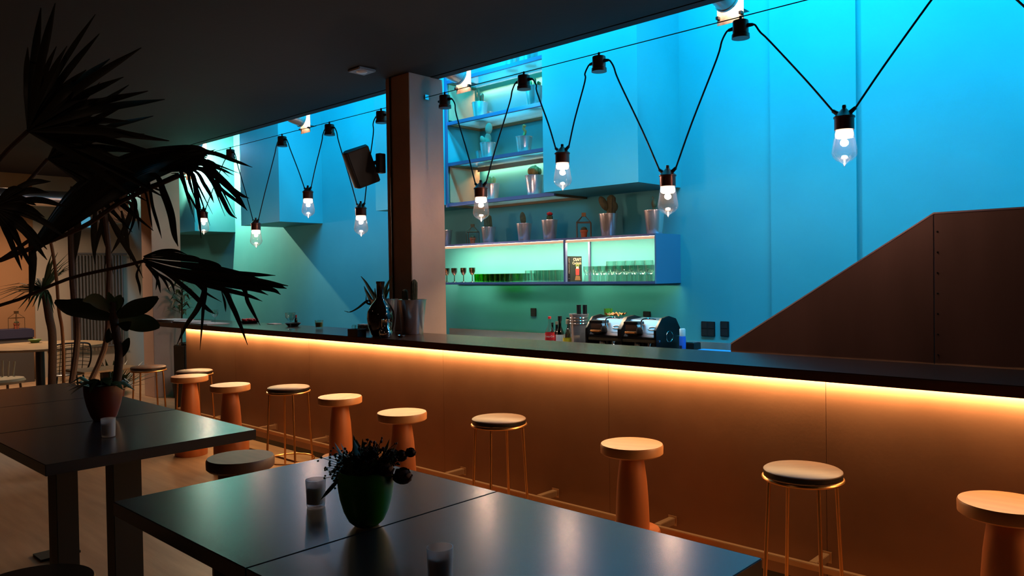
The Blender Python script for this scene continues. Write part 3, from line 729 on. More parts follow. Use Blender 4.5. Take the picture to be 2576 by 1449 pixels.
for i, (px, py, lab) in enumerate(BUL):
    q = atY(px, py, WYY); loc = (q.x, WYY, q.z)                # centre of the glass
    if src is None:
        t = src = thing('pendant_bulb', lab, 'lamp', loc, group='pendant bulbs on the wire')
        M().lathe([(0, 0.178), (0.010, 0.176), (0.012, 0.165), (0.011, 0.158), (0.056, 0.110), (0.060, 0.108), (0.060, 0.100), (0.055, 0.098), (0.055, 0.030), (0, 0.030)], 32).build('cap', RUST, t)
        M().lathe([(0.053, 0.029), (0.056, 0.0), (0.063, -0.05), (0.070, -0.09), (0.071, -0.105), (0.064, -0.128), (0.045, -0.148), (0.018, -0.162), (0.009, -0.170), (0.005, -0.185), (0, -0.188)], 32).build('glass', BULBG, t)
        M().lathe([(0, 0.028), (0.046, 0.027), (0.050, 0.012), (0.049, -0.006), (0.040, -0.016), (0, -0.018)], 20).build('glowing_filament', BULBE, t)
        M().lathe([(0, -0.142), (0.006, -0.146), (0.004, -0.160), (0.006, -0.168), (0, -0.180)], 10).build('tip', glow('bulb_tip_glow', (1.0, 0.78, 0.62), 3.0), t)
        for s in (-1, 1):
            M().tube([(0.034 * s, 0, 0.128), (0.066 * s, 0, 0.152)], [0.014, 0.011], 8).build('gland', BLACKP, t)
    else: t = dup(src, loc, lab)
    lamps.append((t, loc, i))
    ld = bpy.data.lights.new('bulb_light', 'POINT'); ld.energy = 9.5; ld.color = (1.0, 0.64, 0.46); ld.shadow_soft_size = 0.025; lo = bpy.data.objects.new('bulb_light', ld); C.objects.link(lo); lo.location = (loc[0], loc[1], loc[2] - 0.044)
t = dup(src, (-0.35, WYY, 2.30), 'bulb out of frame whose cable slants down at the right edge')
a = Vector((-0.066, 0, 0.152)); b = Vector((capx[0] + 0.35 + 0.085, 0, WZ - 0.068 - 2.30))
M().tube(spline([a, a.lerp(b, 0.4), b - Vector((-0.03, 0, 0.06)), b], 4), 0.0062, 6).build('cable', BLACKC, t)

for t, loc, i in lamps:
    for s, cx_ in ((1, capx[i if i < 4 else i + 1]), (-1, capx[i + 1 if i < 4 else i + 2])):
        a = Vector((0.066 * s, 0, 0.152)); b = Vector((cx_ - loc[0] - 0.088 * s, 0, WZ - 0.068 - loc[2]))
        e = (b - a).normalized()
        M().tube(spline([a, a.lerp(b, 0.35) - Vector((0.012 * s, 0, 0.006)), a.lerp(b, 0.8) + Vector((-0.004 * s, 0, 0)), b - Vector((0.045 * s, 0, 0.06)), b - Vector((0.012 * s, 0, 0.008)), b + Vector((0.004 * s, 0, 0))], 4), 0.0062, 6).build('cable', BLACKC, t)

# ------------------------------------------------------------------ theatre spotlights under the ceiling edge
DV = Vector((0, 0.97, -0.24)).normalized()
QM = DV.to_track_quat('Z', 'Y').to_matrix().to_4x4()
spl = ['spotlight out of frame lighting the right end of the blue wall', 'big steel spotlight cut by the top edge of the photo', 'steel spotlight at the top of the glass shelves', 'small bright spotlight above the lamp wire, left of the column', 'bright spotlight just above the palm leaf tips', 'spotlight by the far column, lost behind the palm leaves']
GELB = mat('blue_gel_sheet', (20, 90, 200), 0.3); GELC = mat('clear_frost_gel_sheet', (220, 210, 200), 0.4)
FRM = mat('heat_stained_tin', (176, 140, 112), 0.5, 0.3, noise=((120, 84, 62), 14, 0.5))
for i, (x, fz, col, pw) in enumerate(SPOTS):
    o = Vector((x, YS + (0.10 if i == 5 else 0), fz))          # top edge of the gel plate
    t = thing('spotlight', spl[i], 'spotlight', o, group='theatre spotlights')
    cm = Matrix.Translation((0, -0.045, 0.0)) @ QM
    M().lathe([(0, -0.22), (0.05, -0.218), (0.060, -0.195), (0.064, -0.19), (0.082, -0.15), (0.085, -0.02), (0.092, -0.018), (0.092, 0.0), (0.082, 0.0), (0.080, -0.06), (0, -0.08)], 32).xf(cm).build('can', STEEL, t)
    M().lathe([(0, 0.016), (0.035, 0.012), (0.062, 0.0), (0.078, -0.014), (0, -0.03)], 28).xf(cm).build('lens', LENSE, t)
    pl = M().box(-0.102, 0.102, 0.0, 0.003, -0.150, 0.085).build('gel_plate', FRM, t)
    M().box(-0.075, 0.075, 0.0032, 0.005, -0.070, 0.075).build('gel', GELC if i == 5 else GELB, pl)
    M().box(-0.102, 0.102, 0.0035, 0.087 if i < 5 else 0.066, -0.073, -0.0705).build('barn_door', BLACKM, t)
    for (cx_, cz_) in ((0.088, -0.10), (-0.088, -0.10)):
        M().box(cx_ - 0.010, cx_ + 0.010, -0.03, -0.0005, cz_ - 0.010, cz_ + 0.010).build('clip', BLACKM, t)
    yk = [cm @ Vector((0.10 * s_, 0, -0.10)) for s_ in (-1, 1)]
    M().tube([yk[0], yk[0] + Vector((0, -0.02, 0.19)), yk[1] + Vector((0, -0.02, 0.19)), yk[1]], 0.007, 6).build('yoke', BLACKM, t)
    yb = EDGE - 0.05 - o.y; zt3 = CE + 0.18 - fz
    M().tube([(0, -0.13, 0.205 if zt3 > 0.21 else 0.19), (0, -0.13, max(zt3, 0.24)), (0, yb, max(zt3, 0.24)), (0, yb, CE + 0.1205 - fz)], 0.010, 8).build('hanger', BLACKM, t)
    ld = bpy.data.lights.new('spot_beam', 'SPOT'); ld.energy = pw; ld.color = col; ld.spot_size = math.radians(172); ld.spot_blend = 0.12; ld.shadow_soft_size = 0.02
    lo = bpy.data.objects.new('spot_beam', ld); C.objects.link(lo); lo.location = o + Vector((0, 0.034, 0.03))
    lo.rotation_euler = (math.radians(90), 0, 0)

# ------------------------------------------------------------------ plant pots on the shelves
def fcactus(kind, r, h, rnd):
    """returns [(part name, mesh, material)] standing on z = h - 0.015"""
    z0 = h - 0.016; out = []
    if kind == 'sticks':
        for k in range(7):
            an = k * 0.9; m = M(); b = Vector((0.035 * math.cos(an), 0.035 * math.sin(an), z0)) * (1 if k else 0.0) + Vector((0, 0, 0 if k else z0))
            l = rnd.uniform(0.09, 0.16); ribbed(m, b, b + Vector((0.012 * math.cos(an), 0.012 * math.sin(an), l)), 0.014, 6); out.append(('cactus', m, CACTR))
    elif kind == 'wheat':
        for k in range(9):
            an = k * 0.7; m = M(); b = Vector((0.05 * math.cos(an), 0.05 * math.sin(an), z0)); ribbed(m, b, b + Vector((0.01 * math.cos(an), 0.01 * math.sin(an), rnd.uniform(0.05, 0.10))), 0.013, 6); out.append(('cactus', m, CACTY))
    elif kind == 'paddles':
        for (x, z, w, hh, tilt) in [(0, 0.06, 0.045, 0.085, 0.0), (-0.055, 0.05, 0.03, 0.06, -0.35), (0.01, 0.165, 0.05, 0.085, 0.1)]:
            m = M(); m.ball((0, 0, 0), 1.0, 12, 8, (w * 0.55 + 0.01, 0.014, hh * 0.72)); m.xf(Matrix.Translation((x, 0, z0 + z)) @ Matrix.Rotation(tilt, 4, 'Y')); out.append(('cactus_pad', m, CACTG))
    elif kind == 'twist':
        m = M(); m.ball((0, 0, z0 + 0.015), 0.028, 12, 6, (1, 1, 0.7)); out.append(('cactus', m, LEAF))
        m = M(); m.tube(spline([(0, 0, z0 + 0.03), (0.012, 0, z0 + 0.07), (-0.004, 0, z0 + 0.10), (0.008, 0, z0 + 0.135)], 3), [0.014] * 8 + [0.02, 0.014], 8); out.append(('cactus', m, CACTY))
    elif kind == 'cluster':
        for k in range(16):
            an = k * 2.4; rr = 0.055 * math.sqrt((k + .5) / 16); m = M(); m.ball((rr * math.cos(an), rr * math.sin(an), z0 + 0.045 + 0.045 * (1 - rr / 0.06)), 0.024, 9, 6, (1, 1, 1.5)); out.append(('cactus', m, CACTY))
    elif kind == 'tuft':
        for k in range(6):
            an = k; m = M(); b = Vector((0.02 * math.cos(an), 0.02 * math.sin(an), z0)); ribbed(m, b, b + Vector((0.02 * math.cos(an), 0.01, rnd.uniform(0.05, 0.11))), 0.013, 6); out.append(('cactus', m, CACTY))
    elif kind == 'column':
        m = M(); ribbed(m, (0, 0, z0), (-0.012, 0, z0 + 0.15), 0.043, 10); out.append(('cactus', m, CACT))
    elif kind == 'paddle':
        m = M(); m.ball((0, 0, 0), 1.0, 14, 10, (0.030, 0.012, 0.068)); m.xf(Matrix.Translation((-0.012, 0, z0 + 0.066)) @ Matrix.Rotation(-0.12, 4, 'Y')); out.append(('cactus_pad', m, CACT))
    elif kind == 'redtop':
        m = M(); ribbed(m, (0, 0, z0), (0, 0, z0 + 0.065), 0.032, 7); out.append(('cactus', m, LEAF))
        m = M()
        for k in range(9): an = k * 2.4; rr = 0.02 * math.sqrt(k / 9); m.ball((rr * math.cos(an), rr * math.sin(an), z0 + 0.083 - rr * 0.4), 0.015, 8, 6)
        out.append(('cactus_head', m, REDC))
    elif kind == 'arms':
        m = M(); ribbed(m, (0.025, 0, z0), (0.03, 0, z0 + 0.19), 0.042, 9); out.append(('cactus', m, CACT))
        m = M(); m.ball((0, 0, 0), 1.0, 12, 8, (0.036, 0.03, 0.075)); m.xf(Matrix.Translation((-0.04, 0, z0 + 0.11)) @ Matrix.Rotation(-0.5, 4, 'Y')); out.append(('cactus_arm', m, CACT))
        m = M(); m.ball((0.06, 0, z0 + 0.08), 0.03, 10, 6, (1, 1, 1.5)); out.append(('cactus_arm', m, CACT))
    elif kind == 'flame':
        m = M(); m.tube([(0, 0, z0), (0, 0, z0 + 0.04)], 0.016, 8); m.ball((0.0, 0, z0 + 0.075), 0.024, 10, 8, (1, 1, 1.7)); m.leaf([(0, 0, z0 + 0.09), (-0.01, 0, z0 + 0.12), (-0.014, 0, z0 + 0.14)], 0.02, (1, 0, 0), 0.3); out.append(('cactus', m, CACT))
    return out
def shelf_pot(kind, label, px, Y, Z, r=0.085, h=0.178, rz=0.75):
    x = atY(px, 450, Y).x
    t = bucket('plant_bucket', label, (x, Y, Z), r, h, cat='plant pot', group='steel plant buckets on the shelves')
    t.rotation_euler = (0, 0, rz)
    for nm, m, mt in fcactus(kind, r, h, random.Random(int(px))): m.build(nm, mt, t)
    return t
zs = [z + 0.0065 for z, _ in LV]
shelf_pot('none', 'empty steel bucket on the topmost glass shelf, left one', 1292, 5.70, zs[0])
shelf_pot('none', 'empty steel bucket on the topmost glass shelf, right one', 1338, 5.70, zs[0])
shelf_pot('sticks', 'steel bucket with red brown stick cacti on the second shelf', 1210, 5.68, zs[1])
shelf_pot('none', 'small steel bucket behind the red brown stick cacti', 1231, 5.84, zs[1], 0.055, 0.11)
shelf_pot('wheat', 'steel bucket of dry yellow spiky tufts on the second shelf', 1346, 5.66, zs[1], 0.092, 0.205)
shelf_pot('paddles', 'steel bucket with grey paddle cactus on the third shelf', 1229, 5.69, zs[2])
shelf_pot('none', 'steel bucket half hidden behind the grey paddle cactus', 1213, 5.85, zs[2], 0.07, 0.14)
shelf_pot('twist', 'steel bucket with a small twisted cactus on the third shelf', 1320, 5.70, zs[2])
shelf_pot('tuft', 'steel bucket behind a glowing bulb on the lowest glass shelf', 1236, 5.70, zs[3])
shelf_pot('cluster', 'steel bucket with a yellow cauliflower cactus on the lowest glass shelf', 1344, 5.66, zs[3], 0.09, 0.20)
Z4 = BZ1 + 0.0005
shelf_pot('none', 'steel bucket cut by the column edge on the lit shelf top', 1119, 5.78, Z4, 0.075, 0.17)
shelf_pot('column', 'steel bucket with a stout bristly cactus, right of the left wire lantern', 1227, 5.78, Z4, 0.078, 0.17)
shelf_pot('paddle', 'steel bucket with a single brown paddle cactus', 1317, 5.78, Z4, 0.080, 0.18)
shelf_pot('redtop', 'steel bucket with a red topped cactus', 1381, 5.78, Z4, 0.082, 0.195)
shelf_pot('arms', 'steel bucket with a big two armed cactus', 1529, 5.78, Z4, 0.086, 0.21)
shelf_pot('flame', 'steel bucket with a small flame shaped cactus at the shelf end', 1645, 5.74, Z4, 0.090, 0.205)
def wire_lantern(label, px, Y, Z, sc=1.0, z_top=0.23):
    x = atY(px, 580, Y).x
    t = thing('wire_lantern', label, 'lantern', (x, Y, Z), 0.6, 'wire lanterns with a tiny cactus pot')
    w = 0.065; h1 = 0.145; h2 = 0.20
    for sx in (-1, 1):
        for sy in (-1, 1):
            M().tube([(w * sx, w * sy, 0.001), (w * sx, w * sy, h1), (0.018 * sx, 0.018 * sy, h2)], 0.0035, 5).build('wire_post', WIREM, t)
    M().tube([(w, w, h1), (-w, w, h1), (-w, -w, h1), (w, -w, h1)], 0.004, 5, True).build('wire_frame', WIREM, t)
    M().lathe([(0, h2), (0.028, h2), (0.028, h2 + 0.036), (0, h2 + 0.036)], 4, a0=PI / 4, sharp=True).build('cap', WIREM, t)
    pt = M().lathe([(0, 0.001), (0.026, 0.001), (0.032, 0.055), (0.037, 0.057), (0.038, 0.075), (0.033, 0.075), (0, 0.065)], 20).build('clay_pot', TERRA, t)
    M().ball((0, 0, 0.082), 0.030, 12, 8, (1, 1, 0.8)).build('cactus', CACT, pt)
    t.scale = (sc,) * 3
    return t
wire_lantern('wire lantern with a clay pot at the left end of the lit shelf', 1189, 5.76, Z4, 0.9)
wire_lantern('wire lantern with a clay pot left of the two armed cactus', 1469, 5.76, Z4, 1.0)

# ------------------------------------------------------------------ glasses and books in the lit shelf
GZ = BZ0 + 0.0225
amb = None
for k, px in enumerate((1124, 1143, 1166, 1188)):
    x = atY(px, 690, 5.74).x
    lab = ['amber goblet nearest the column in the lit shelf', 'second amber goblet from the column', 'third amber goblet from the column', 'amber goblet nearest the green tumblers'][k]
    if not amb: amb = goblet('amber_goblet', lab, (x, 5.74, GZ), 0.155, 0.034, AMBERG, group='amber goblets in the lit shelf')
    else: dup(amb, (x, 5.74, GZ), lab)
ORD = ['first', 'second', 'third', 'fourth', 'fifth', 'sixth', 'seventh', 'eighth', 'ninth', 'tenth', 'eleventh', 'twelfth', 'thirteenth', 'fourteenth']
def glass_rows(name, label, group, m, prof, x0, x1, step, ys):
    src = None
    for j, y in enumerate(ys):
        x = x0 + 0.4 * step * (j % 2); k = 0
        while x < x1:
            lab = ORD[k] + ' ' + label + ' from the left in the ' + (['front', 'middle', 'back'][j] if len(ys) == 3 else ['front', 'back'][j]) + ' row'
            if src is None: src = lathe_thing(name, lab, 'glass', (x, y, GZ), prof, m, 'glass_body', 14, group)
            else: dup(src, (x, y, GZ), lab)
            x += step; k += 1
tum = lambda r, h: [(0, 0.001), (r * 0.86, 0.001), (r, h), (r * 0.93, h), (r * 0.80, 0.012), (0, 0.010)]
xg = lambda px, y=5.72: atY(px, 695, y).x
glass_rows('green_tumbler', 'green tumbler', 'green tumblers in the lit shelf', GREENG, tum(0.032, 0.085), xg(1207), xg(1283), 0.072, (5.68, 5.78, 5.88))
glass_rows('pale_green_tumbler', 'pale tumbler beside the green ones', 'pale tumblers in the lit shelf', GLASS, tum(0.032, 0.085), xg(1283) + 0.075, xg(1318) + 0.03, 0.072, (5.68, 5.78, 5.88))
glass_rows('clear_tumbler', 'clear tumbler left of the books', 'clear tumblers in the lit shelf', GLASS, tum(0.034, 0.112), xg(1320) + 0.075, xg(1416), 0.076, (5.69, 5.79, 5.89))
bowlp = lambda r, h: [(0, 0.001), (r * 0.72, 0.001), (r * 0.74, 0.055), (r * 0.5, 0.062), (r * 0.9, 0.085), (r, h * 0.8), (r * 0.97, h), (r * 0.92, h), (r * 0.95, h * 0.8), (r * 0.8, 0.088), (0, 0.07)]
glass_rows('short_bowl_glass', 'short bowl glass right of the books', 'short bowl glasses in the lit shelf', GLASS, bowlp(0.036, 0.140), xg(1482), xg(1640), 0.084, (5.69, 5.79))
glass_rows('tall_bowl_glass', 'tall bowl glass', 'tall bowl glasses in the lit shelf', GLASS, bowlp(0.045, 0.185), xg(1535, 5.90), xg(1650, 5.9), 0.104, (5.91,))
# books: spines to the room, the right hand one shows its cover
SP = Matrix(((0, 1, 0), (0, 0, -1), (-1, 0, 0))).to_euler()            # spine lettering runs downwards
CV = Matrix(((0, 0, 1), (1, 0, 0), (0, 1, 0))).to_euler()              # cover lettering faces along +X
for k, (px, lab) in enumerate([(1425.5, 'black cocktail book with its spine showing beside the shelf divider'), (1432.5, 'black cocktail book showing its illustrated front cover')]):
    x = atY(px, 670, 5.66).x
    t = thing('cocktail_book', lab, 'book', (x, 5.655, GZ))
    M().box(-0.014, 0.014, 0, 0.175, 0.0005, 0.238).build('cover', BOOKB, t, bevel=0.001)
    text('spine_lettering', 'CRAFT COCKTAILS', 0.017, INKW, t, (0, -0.0006, 0.150), SP)
    text('spine_lettering', '|', 0.02, INKW, t, (0, -0.0006, 0.03), SP)
    if k == 1:
        text('cover_lettering', 'CRAFT', 0.040, INKW, t, (0.0146, 0.105, 0.206), CV)
        text('cover_lettering', 'Cocktails', 0.036, INKW, t, (0.0146, 0.100, 0.172), CV)
        M().prism([(0.082, 0.06), (0.130, 0.06), (0.134, 0.12), (0.078, 0.12)], 0.0142, 0.0150, 'yz').build('picture', DRED, t)
        M().prism([(0.085, 0.121), (0.128, 0.121), (0.122, 0.142), (0.092, 0.142)], 0.0142, 0.0150, 'yz').build('picture', DPINK, t)
        M().prism([(0.075, 0.143), (0.095, 0.143), (0.106, 0.156), (0.118, 0.143), (0.135, 0.143), (0.128, 0.160), (0.085, 0.160)], 0.0142, 0.0150, 'yz').build('picture', DGRN, t)
        M().prism([(0.065, 0.012), (0.150, 0.012), (0.140, 0.050), (0.080, 0.055)], 0.0142, 0.0149, 'yz').build('picture', DBRN, t)
        t.rotation_euler = (0, 0, 0)

# ------------------------------------------------------------------ back counter equipment
KZ = 0.9205
def wrap_text(name, body, size, m, parent, R_, zc, ang):
    """lettering bent round a bottle of radius R_, centred at angle ang"""
    cu = bpy.data.curves.new('tmp', 'FONT'); cu.body = body; cu.size = size; cu.align_x = 'CENTER'; cu.align_y = 'CENTER'; cu.resolution_u = 2
    o = bpy.data.objects.new('tmp', cu); C.objects.link(o)
    dg = bpy.context.evaluated_depsgraph_get(); me = bpy.data.meshes.new_from_object(o.evaluated_get(dg))
    q = M(); q.add([(R_ * math.cos(ang + v.co.x / R_), R_ * math.sin(ang + v.co.x / R_), zc + v.co.y) for v in me.vertices], [list(p.vertices) for p in me.polygons])
    bpy.data.objects.remove(o); bpy.data.curves.remove(cu); bpy.data.meshes.remove(me)
    return q.build(name, m, parent)
def bottle(label, px, Y, prof, m, cap=None, lab=None, liquid=None, txt=None):
    x = atY(px, 850, Y).x
    t = thing('bottle', label, 'bottle', (x, Y, KZ)); M().lathe(prof, 28).build('body', m, t)
    top = max(z for r, z in prof)
    if cap: M().lathe([(0, top + 0.0005), (cap[0], top + 0.0005), (cap[0], top + cap[1]), (0, top + cap[1])], 18).build('cap', cap[2], t)
    if lab:
        r, z0, z1, lm = lab; M().lathe([(r + 0.0008, z0), (r + 0.0008, z1)], 28).build('label', lm, t)
        if txt: wrap_text('label_lettering', txt, 0.026, WHITE, t, r + 0.0014, (z0 + z1) / 2, math.atan2(-Y, -x))
    if liquid: M().lathe([(0, 0.004), (liquid[0], 0.006), (liquid[0], liquid[1]), (0, liquid[1])], 24).build('liquid', liquid[2], t)
    return t
botp = lambda r, h, neck, sh: [(0, 0.001), (r * 0.95, 0.001), (r, 0.008), (r, h * sh), (r * 0.85, h * (sh + 0.08)), (neck * 1.1, h * (sh + 0.22)), (neck, h * (sh + 0.27)), (neck, h), (0, h)]
bottle('clear soda bottle with a red cap and red label', 1383, 5.50, botp(0.043, 0.315, 0.013, 0.60), GLASS, (0.015, 0.022, REDW), (0.043, 0.118, 0.190, REDL), (0.040, 0.09, COLA), 'Coca-Cola')
bottle('dark wine bottle with a white label', 1409, 5.50, botp(0.038, 0.30, 0.014, 0.60), WINEG, (0.019, 0.045, BLACKM), (0.038, 0.09, 0.175, WHITE), (0.035, 0.17, COLA))
bottle('clear bottle with a yellow label and a cork', 1428, 5.48, botp(0.042, 0.275, 0.014, 0.64), GLASS, (0.015, 0.040, mat('pale_cork', (200, 168, 130), 0.7)), (0.042, 0.07, 0.150, YELL))
bottle('small dark bottle behind the soda bottle', 1390, 5.66, botp(0.025, 0.25, 0.011, 0.6), WINEG, (0.012, 0.02, BLACKM))
bottle('dark bottle with a red label between soda and wine', 1401, 5.62, botp(0.036, 0.255, 0.013, 0.6), DKGL, (0.014, 0.03, mat('brown_cork', (150, 100, 70), 0.7)), (0.036, 0.08, 0.16, REDL))
bottle('dark capped bottle behind the yellow label bottle', 1431, 5.64, botp(0.034, 0.285, 0.013, 0.6), DKGL, (0.022, 0.040, BLACKM))
x = atY(1457, 830, 5.52).x
t = thing('ice_bucket', 'tall steel ice bucket with ribbed rim left of the coffee machine', 'bucket', (x, 5.52, KZ))
M().lathe([(0, 0.001), (0.070, 0.001), (0.088, 0.36), (0.091, 0.362), (0.091, 0.370), (0.085, 0.37), (0.068, 0.01), (0, 0.01)], 32).build('body', STEEL, t)
for z in (0.285, 0.31, 0.335): M().lathe([(0.0845 + z * 0.0 + 0.0, z - 0.004), (0.0905, z), (0.088, z + 0.004)], 32).build('rib', CHROME, t)
for k, (px, lab) in enumerate([(1456, 'black capped bottle neck standing in the ice bucket, left'), (1471, 'black capped bottle neck standing in the ice bucket, right')]):
    xx = atY(px, 770, 5.53).x
    t = thing('bottle', lab, 'bottle', (max(x - 0.04, min(x + 0.045, xx)), 5.53 + 0.02 * k, KZ + 0.0105))
    M().lathe([(0, 0.0), (0.027, 0.0), (0.027, 0.22), (0.016, 0.28), (0.016, 0.35), (0, 0.35)], 20).build('body', DKGL, t)
    M().lathe([(0, 0.351), (0.02, 0.351), (0.02, 0.44), (0, 0.44)], 18).build('cap', BLACKM, t)

# espresso machine
mx1 = -3.45
my0 = atX(1650, 820, mx1).y; mx0 = atY(1472, 830, my0).x
em = thing('espresso_machine', 'wide black and chrome espresso machine on the back counter', 'coffee machine', (mx0, my0, KZ))
MW = mx1 - mx0
def zz(px, py, dy=0.0): return atY(px, py, my0 + dy).z - KZ
octo = [(0.03, 0.03), (0.0, 0.10), (0.0, 0.26), (0.10, 0.355), (0.22, 0.37), (0.34, 0.345), (0.42, 0.25), (0.42, 0.09), (0.36, 0.03)]
octo = [(a * 0.92, b * 1.0) for a, b in octo]
for x0, x1 in ((MW - 0.024, MW), (MW * 0.50 - 0.02, MW * 0.50 + 0.02), (0.0, 0.02)):
    M().prism(octo, x0, x1, 'yz').build('side_panel', BLACKM, em, bevel=0.003)
ringp = [(MW + 0.003, 0.20 + 0.05 * math.cos(2 * PI * k / 24), 0.20 + 0.045 * math.sin(2 * PI * k / 24)) for k in range(24)]
M().tube(ringp, 0.003, 6, True).build('emblem', CHROME, em)
for y_, z_ in ((0.04, 0.17), (0.36, 0.19)): M().lathe([(0, 0), (0.012, 0), (0.010, 0.010), (0, 0.012)], 12).xf(Matrix.Translation((MW + 0.0005, y_, z_)) @ Matrix.Rotation(PI / 2, 4, 'Y')).build('bolt', CHROME, em)
for h in range(2):
    x0 = 0.021 + h * (MW * 0.50); x1 = x0 + MW * 0.50 - 0.045
    xc = (x0 + x1) / 2; w_ = x1 - x0
    M().prism([(0.03, 0.20), (0.14, 0.335), (0.33, 0.345), (0.37, 0.20)], x0, x1, 'yz').build('chrome_top', mat('dull_chrome', (150, 140, 144), 0.32, 0.6), em, bevel=0.002)
    M().box(x0, x1, 0.012, 0.16, 0.155, 0.1995).build('control_strip', BLACKM, em, bevel=0.002)
    M().box(x0, x1, 0.16, 0.36, 0.04, 0.1995).build('back_plate', CHROME, em)
    M().box(x0, x1, -0.06, 0.155, 0.0, 0.055).build('drip_tray', BLACKM, em, bevel=0.003)
    for s in range(8): M().box(x0 + 0.01 + s * (w_ - 0.02) / 8, x0 + 0.01 + (s + 0.7) * (w_ - 0.02) / 8, -0.05, 0.145, 0.0555, 0.060).build('tray_slat', STEEL, em)
    gh = M().lathe([(0, 0.095), (0.035, 0.095), (0.038, 0.13), (0.032, 0.1545), (0, 0.1545)], 20, (xc - 0.05, 0.085, 0)).build('group_head', CHROME, em)
    M().tube(spline([(xc - 0.05, 0.06, 0.105), (xc - 0.05, 0.0, 0.098), (xc - 0.05, -0.09, 0.085)], 3), [0.009, 0.01, 0.012, 0.014, 0.016, 0.015, 0.014], 10).build('portafilter_handle', BLACKP, gh)
    M().lathe([(0, 0.064), (0.03, 0.066), (0.034, 0.0945), (0, 0.0945)], 20, (xc - 0.05, 0.085, 0)).build('portafilter_basket', CHROME, gh)
    M().lathe([(0, 0.09), (0.018, 0.09), (0.02, 0.12), (0.014, 0.15), (0, 0.1545)], 16, (xc + 0.09, 0.05, 0)).build('steam_knob', CHROME, em)
    M().tube(spline([(xc + 0.13, 0.0, 0.15), (xc + 0.14, -0.03, 0.11), (xc + 0.135, -0.04, 0.065)], 4), 0.006, 8).build('steam_wand', CHROME, em)
    # gauge housing and loop rail on the slope
    M().box(xc - 0.13, xc - 0.01, 0.015, 0.10, 0.215, 0.300).build('pump_housing', CHROME, em, bevel=0.006)
    M().box(xc - 0.14, xc + 0.0, 0.005, 0.11, 0.3005, 0.325).build('housing_lid', BLACKM, em, bevel=0.004)
    M().tube([(xc - 0.12, 0.0, 0.235), (xc - 0.02, 0.0, 0.235)], 0.008, 8).build('brass_bar', BRASS, em)
    M().tube(spline([(xc + 0.03, 0.04, 0.245), (xc + 0.03, 0.015, 0.30), (xc + 0.04, 0.02, 0.345), (xc + 0.10, 0.04, 0.355), (xc + 0.115, 0.10, 0.345)], 4), 0.006, 8).build('loop_rail', CHROME, em)
    M().lathe([(0, 0), (0.026, 0.0), (0.030, 0.03), (0.02, 0.05), (0, 0.055)], 18, (xc + 0.005, 0.03, 0.228)).build('lever_knob', BLACKP, em)
    n_ = Vector((0, -0.775, 0.632)); c_ = Vector((xc + 0.095, 0.085, 0.2675)) + n_ * 0.002; u_ = Vector((1, 0, 0)); v_ = Vector((0, 0.632, 0.775))
    M().tube([c_ + u_ * 0.038 * math.cos(2 * PI * k / 22) + v_ * 0.016 * math.sin(2 * PI * k / 22) for k in range(22)], 0.006, 6, True).build('logo_ring', WHITE, em)
    for q in range(4): M().box(xc + 0.062 + 0.018 * q, xc + 0.074 + 0.018 * q, 0.048, 0.051, 0.2195, 0.2300).build('logo_stroke', WHITE, em)
# bits on and around the machine
t = thing('straw_glass', 'glass of green straws standing behind the coffee machine', 'straws', (atY(1531, 790, 5.86).x, 5.86, KZ))
M().lathe([(0, 0.001), (0.035, 0.001), (0.042, 0.24), (0.039, 0.24), (0.033, 0.01), (0, 0.009)], 20).build('glass', GLASS, t)
for k in range(16):
    an = k * 2.4; rr = 0.030 * math.sqrt((k + .5) / 16); M().tube([(rr * 0.8 * math.cos(an), rr * 0.8 * math.sin(an), 0.012), (rr * 1.5 * math.cos(an), rr * 1.5 * math.sin(an), 0.405)], 0.0042, 6).build('straw', STRAWG if k % 3 else LEAFP, t)
t = thing('orange_cloth', 'crumpled orange cloth lying on the left top of the coffee machine', 'cloth', (mx0 + 0.14, my0 + 0.26, KZ + 0.3475))
gm = M(); n_ = 9
vs = [((i - 4) * 0.019, (j - 4) * 0.016, 0.022 + 0.020 * math.sin(i * 1.7 + j * 0.9) * math.cos(j * 1.3 - i * 0.4)) for j in range(n_) for i in range(n_)]
gm.add(vs, [(j * n_ + i, j * n_ + i + 1, (j + 1) * n_ + i + 1, (j + 1) * n_ + i) for j in range(n_ - 1) for i in range(n_ - 1)], True); gm.build('cloth', ORANGE, t)
x = atY(1717, 850, 5.55).x
t = thing('spray_can', 'blue and white spray can right of the coffee machine', 'can', (x, 5.55, KZ))
M().lathe([(0, 0.001), (0.026, 0.001), (0.027, 0.20), (0.024, 0.21), (0, 0.21)], 24).build('body', BLUE, t)
M().lathe([(0.0275, 0.06), (0.0276, 0.10)], 24).build('label_band', WHITE, t); M().box(-0.012, 0.010, -0.0295, -0.0285, 0.085, 0.135).build('label_mark', NAVY, t)
M().lathe([(0, 0.2105), (0.024, 0.2105), (0.025, 0.265), (0.02, 0.272), (0, 0.272)], 20).build('cap', WHITE, t)
t = thing('knock_box', 'dark box on the counter behind the spray can', 'box', (atY(1738, 860, 5.72).x, 5.72, KZ))
M().box(-0.07, 0.06, -0.06, 0.06, 0.0005, 0.145).build('body', DEDGE, t, bevel=0.004); M().box(-0.055, 0.045, -0.045, 0.045, 0.1455, 0.150).build('bar', CHROME, t)
t = thing('blue_tray', 'bright blue tray lying at the right end of the back counter', 'tray', (-3.08, 5.58, KZ))
M().box(-0.14, 0.17, -0.16, 0.14, 0.0005, 0.10).build('tray', BLUET, t, bevel=0.006)

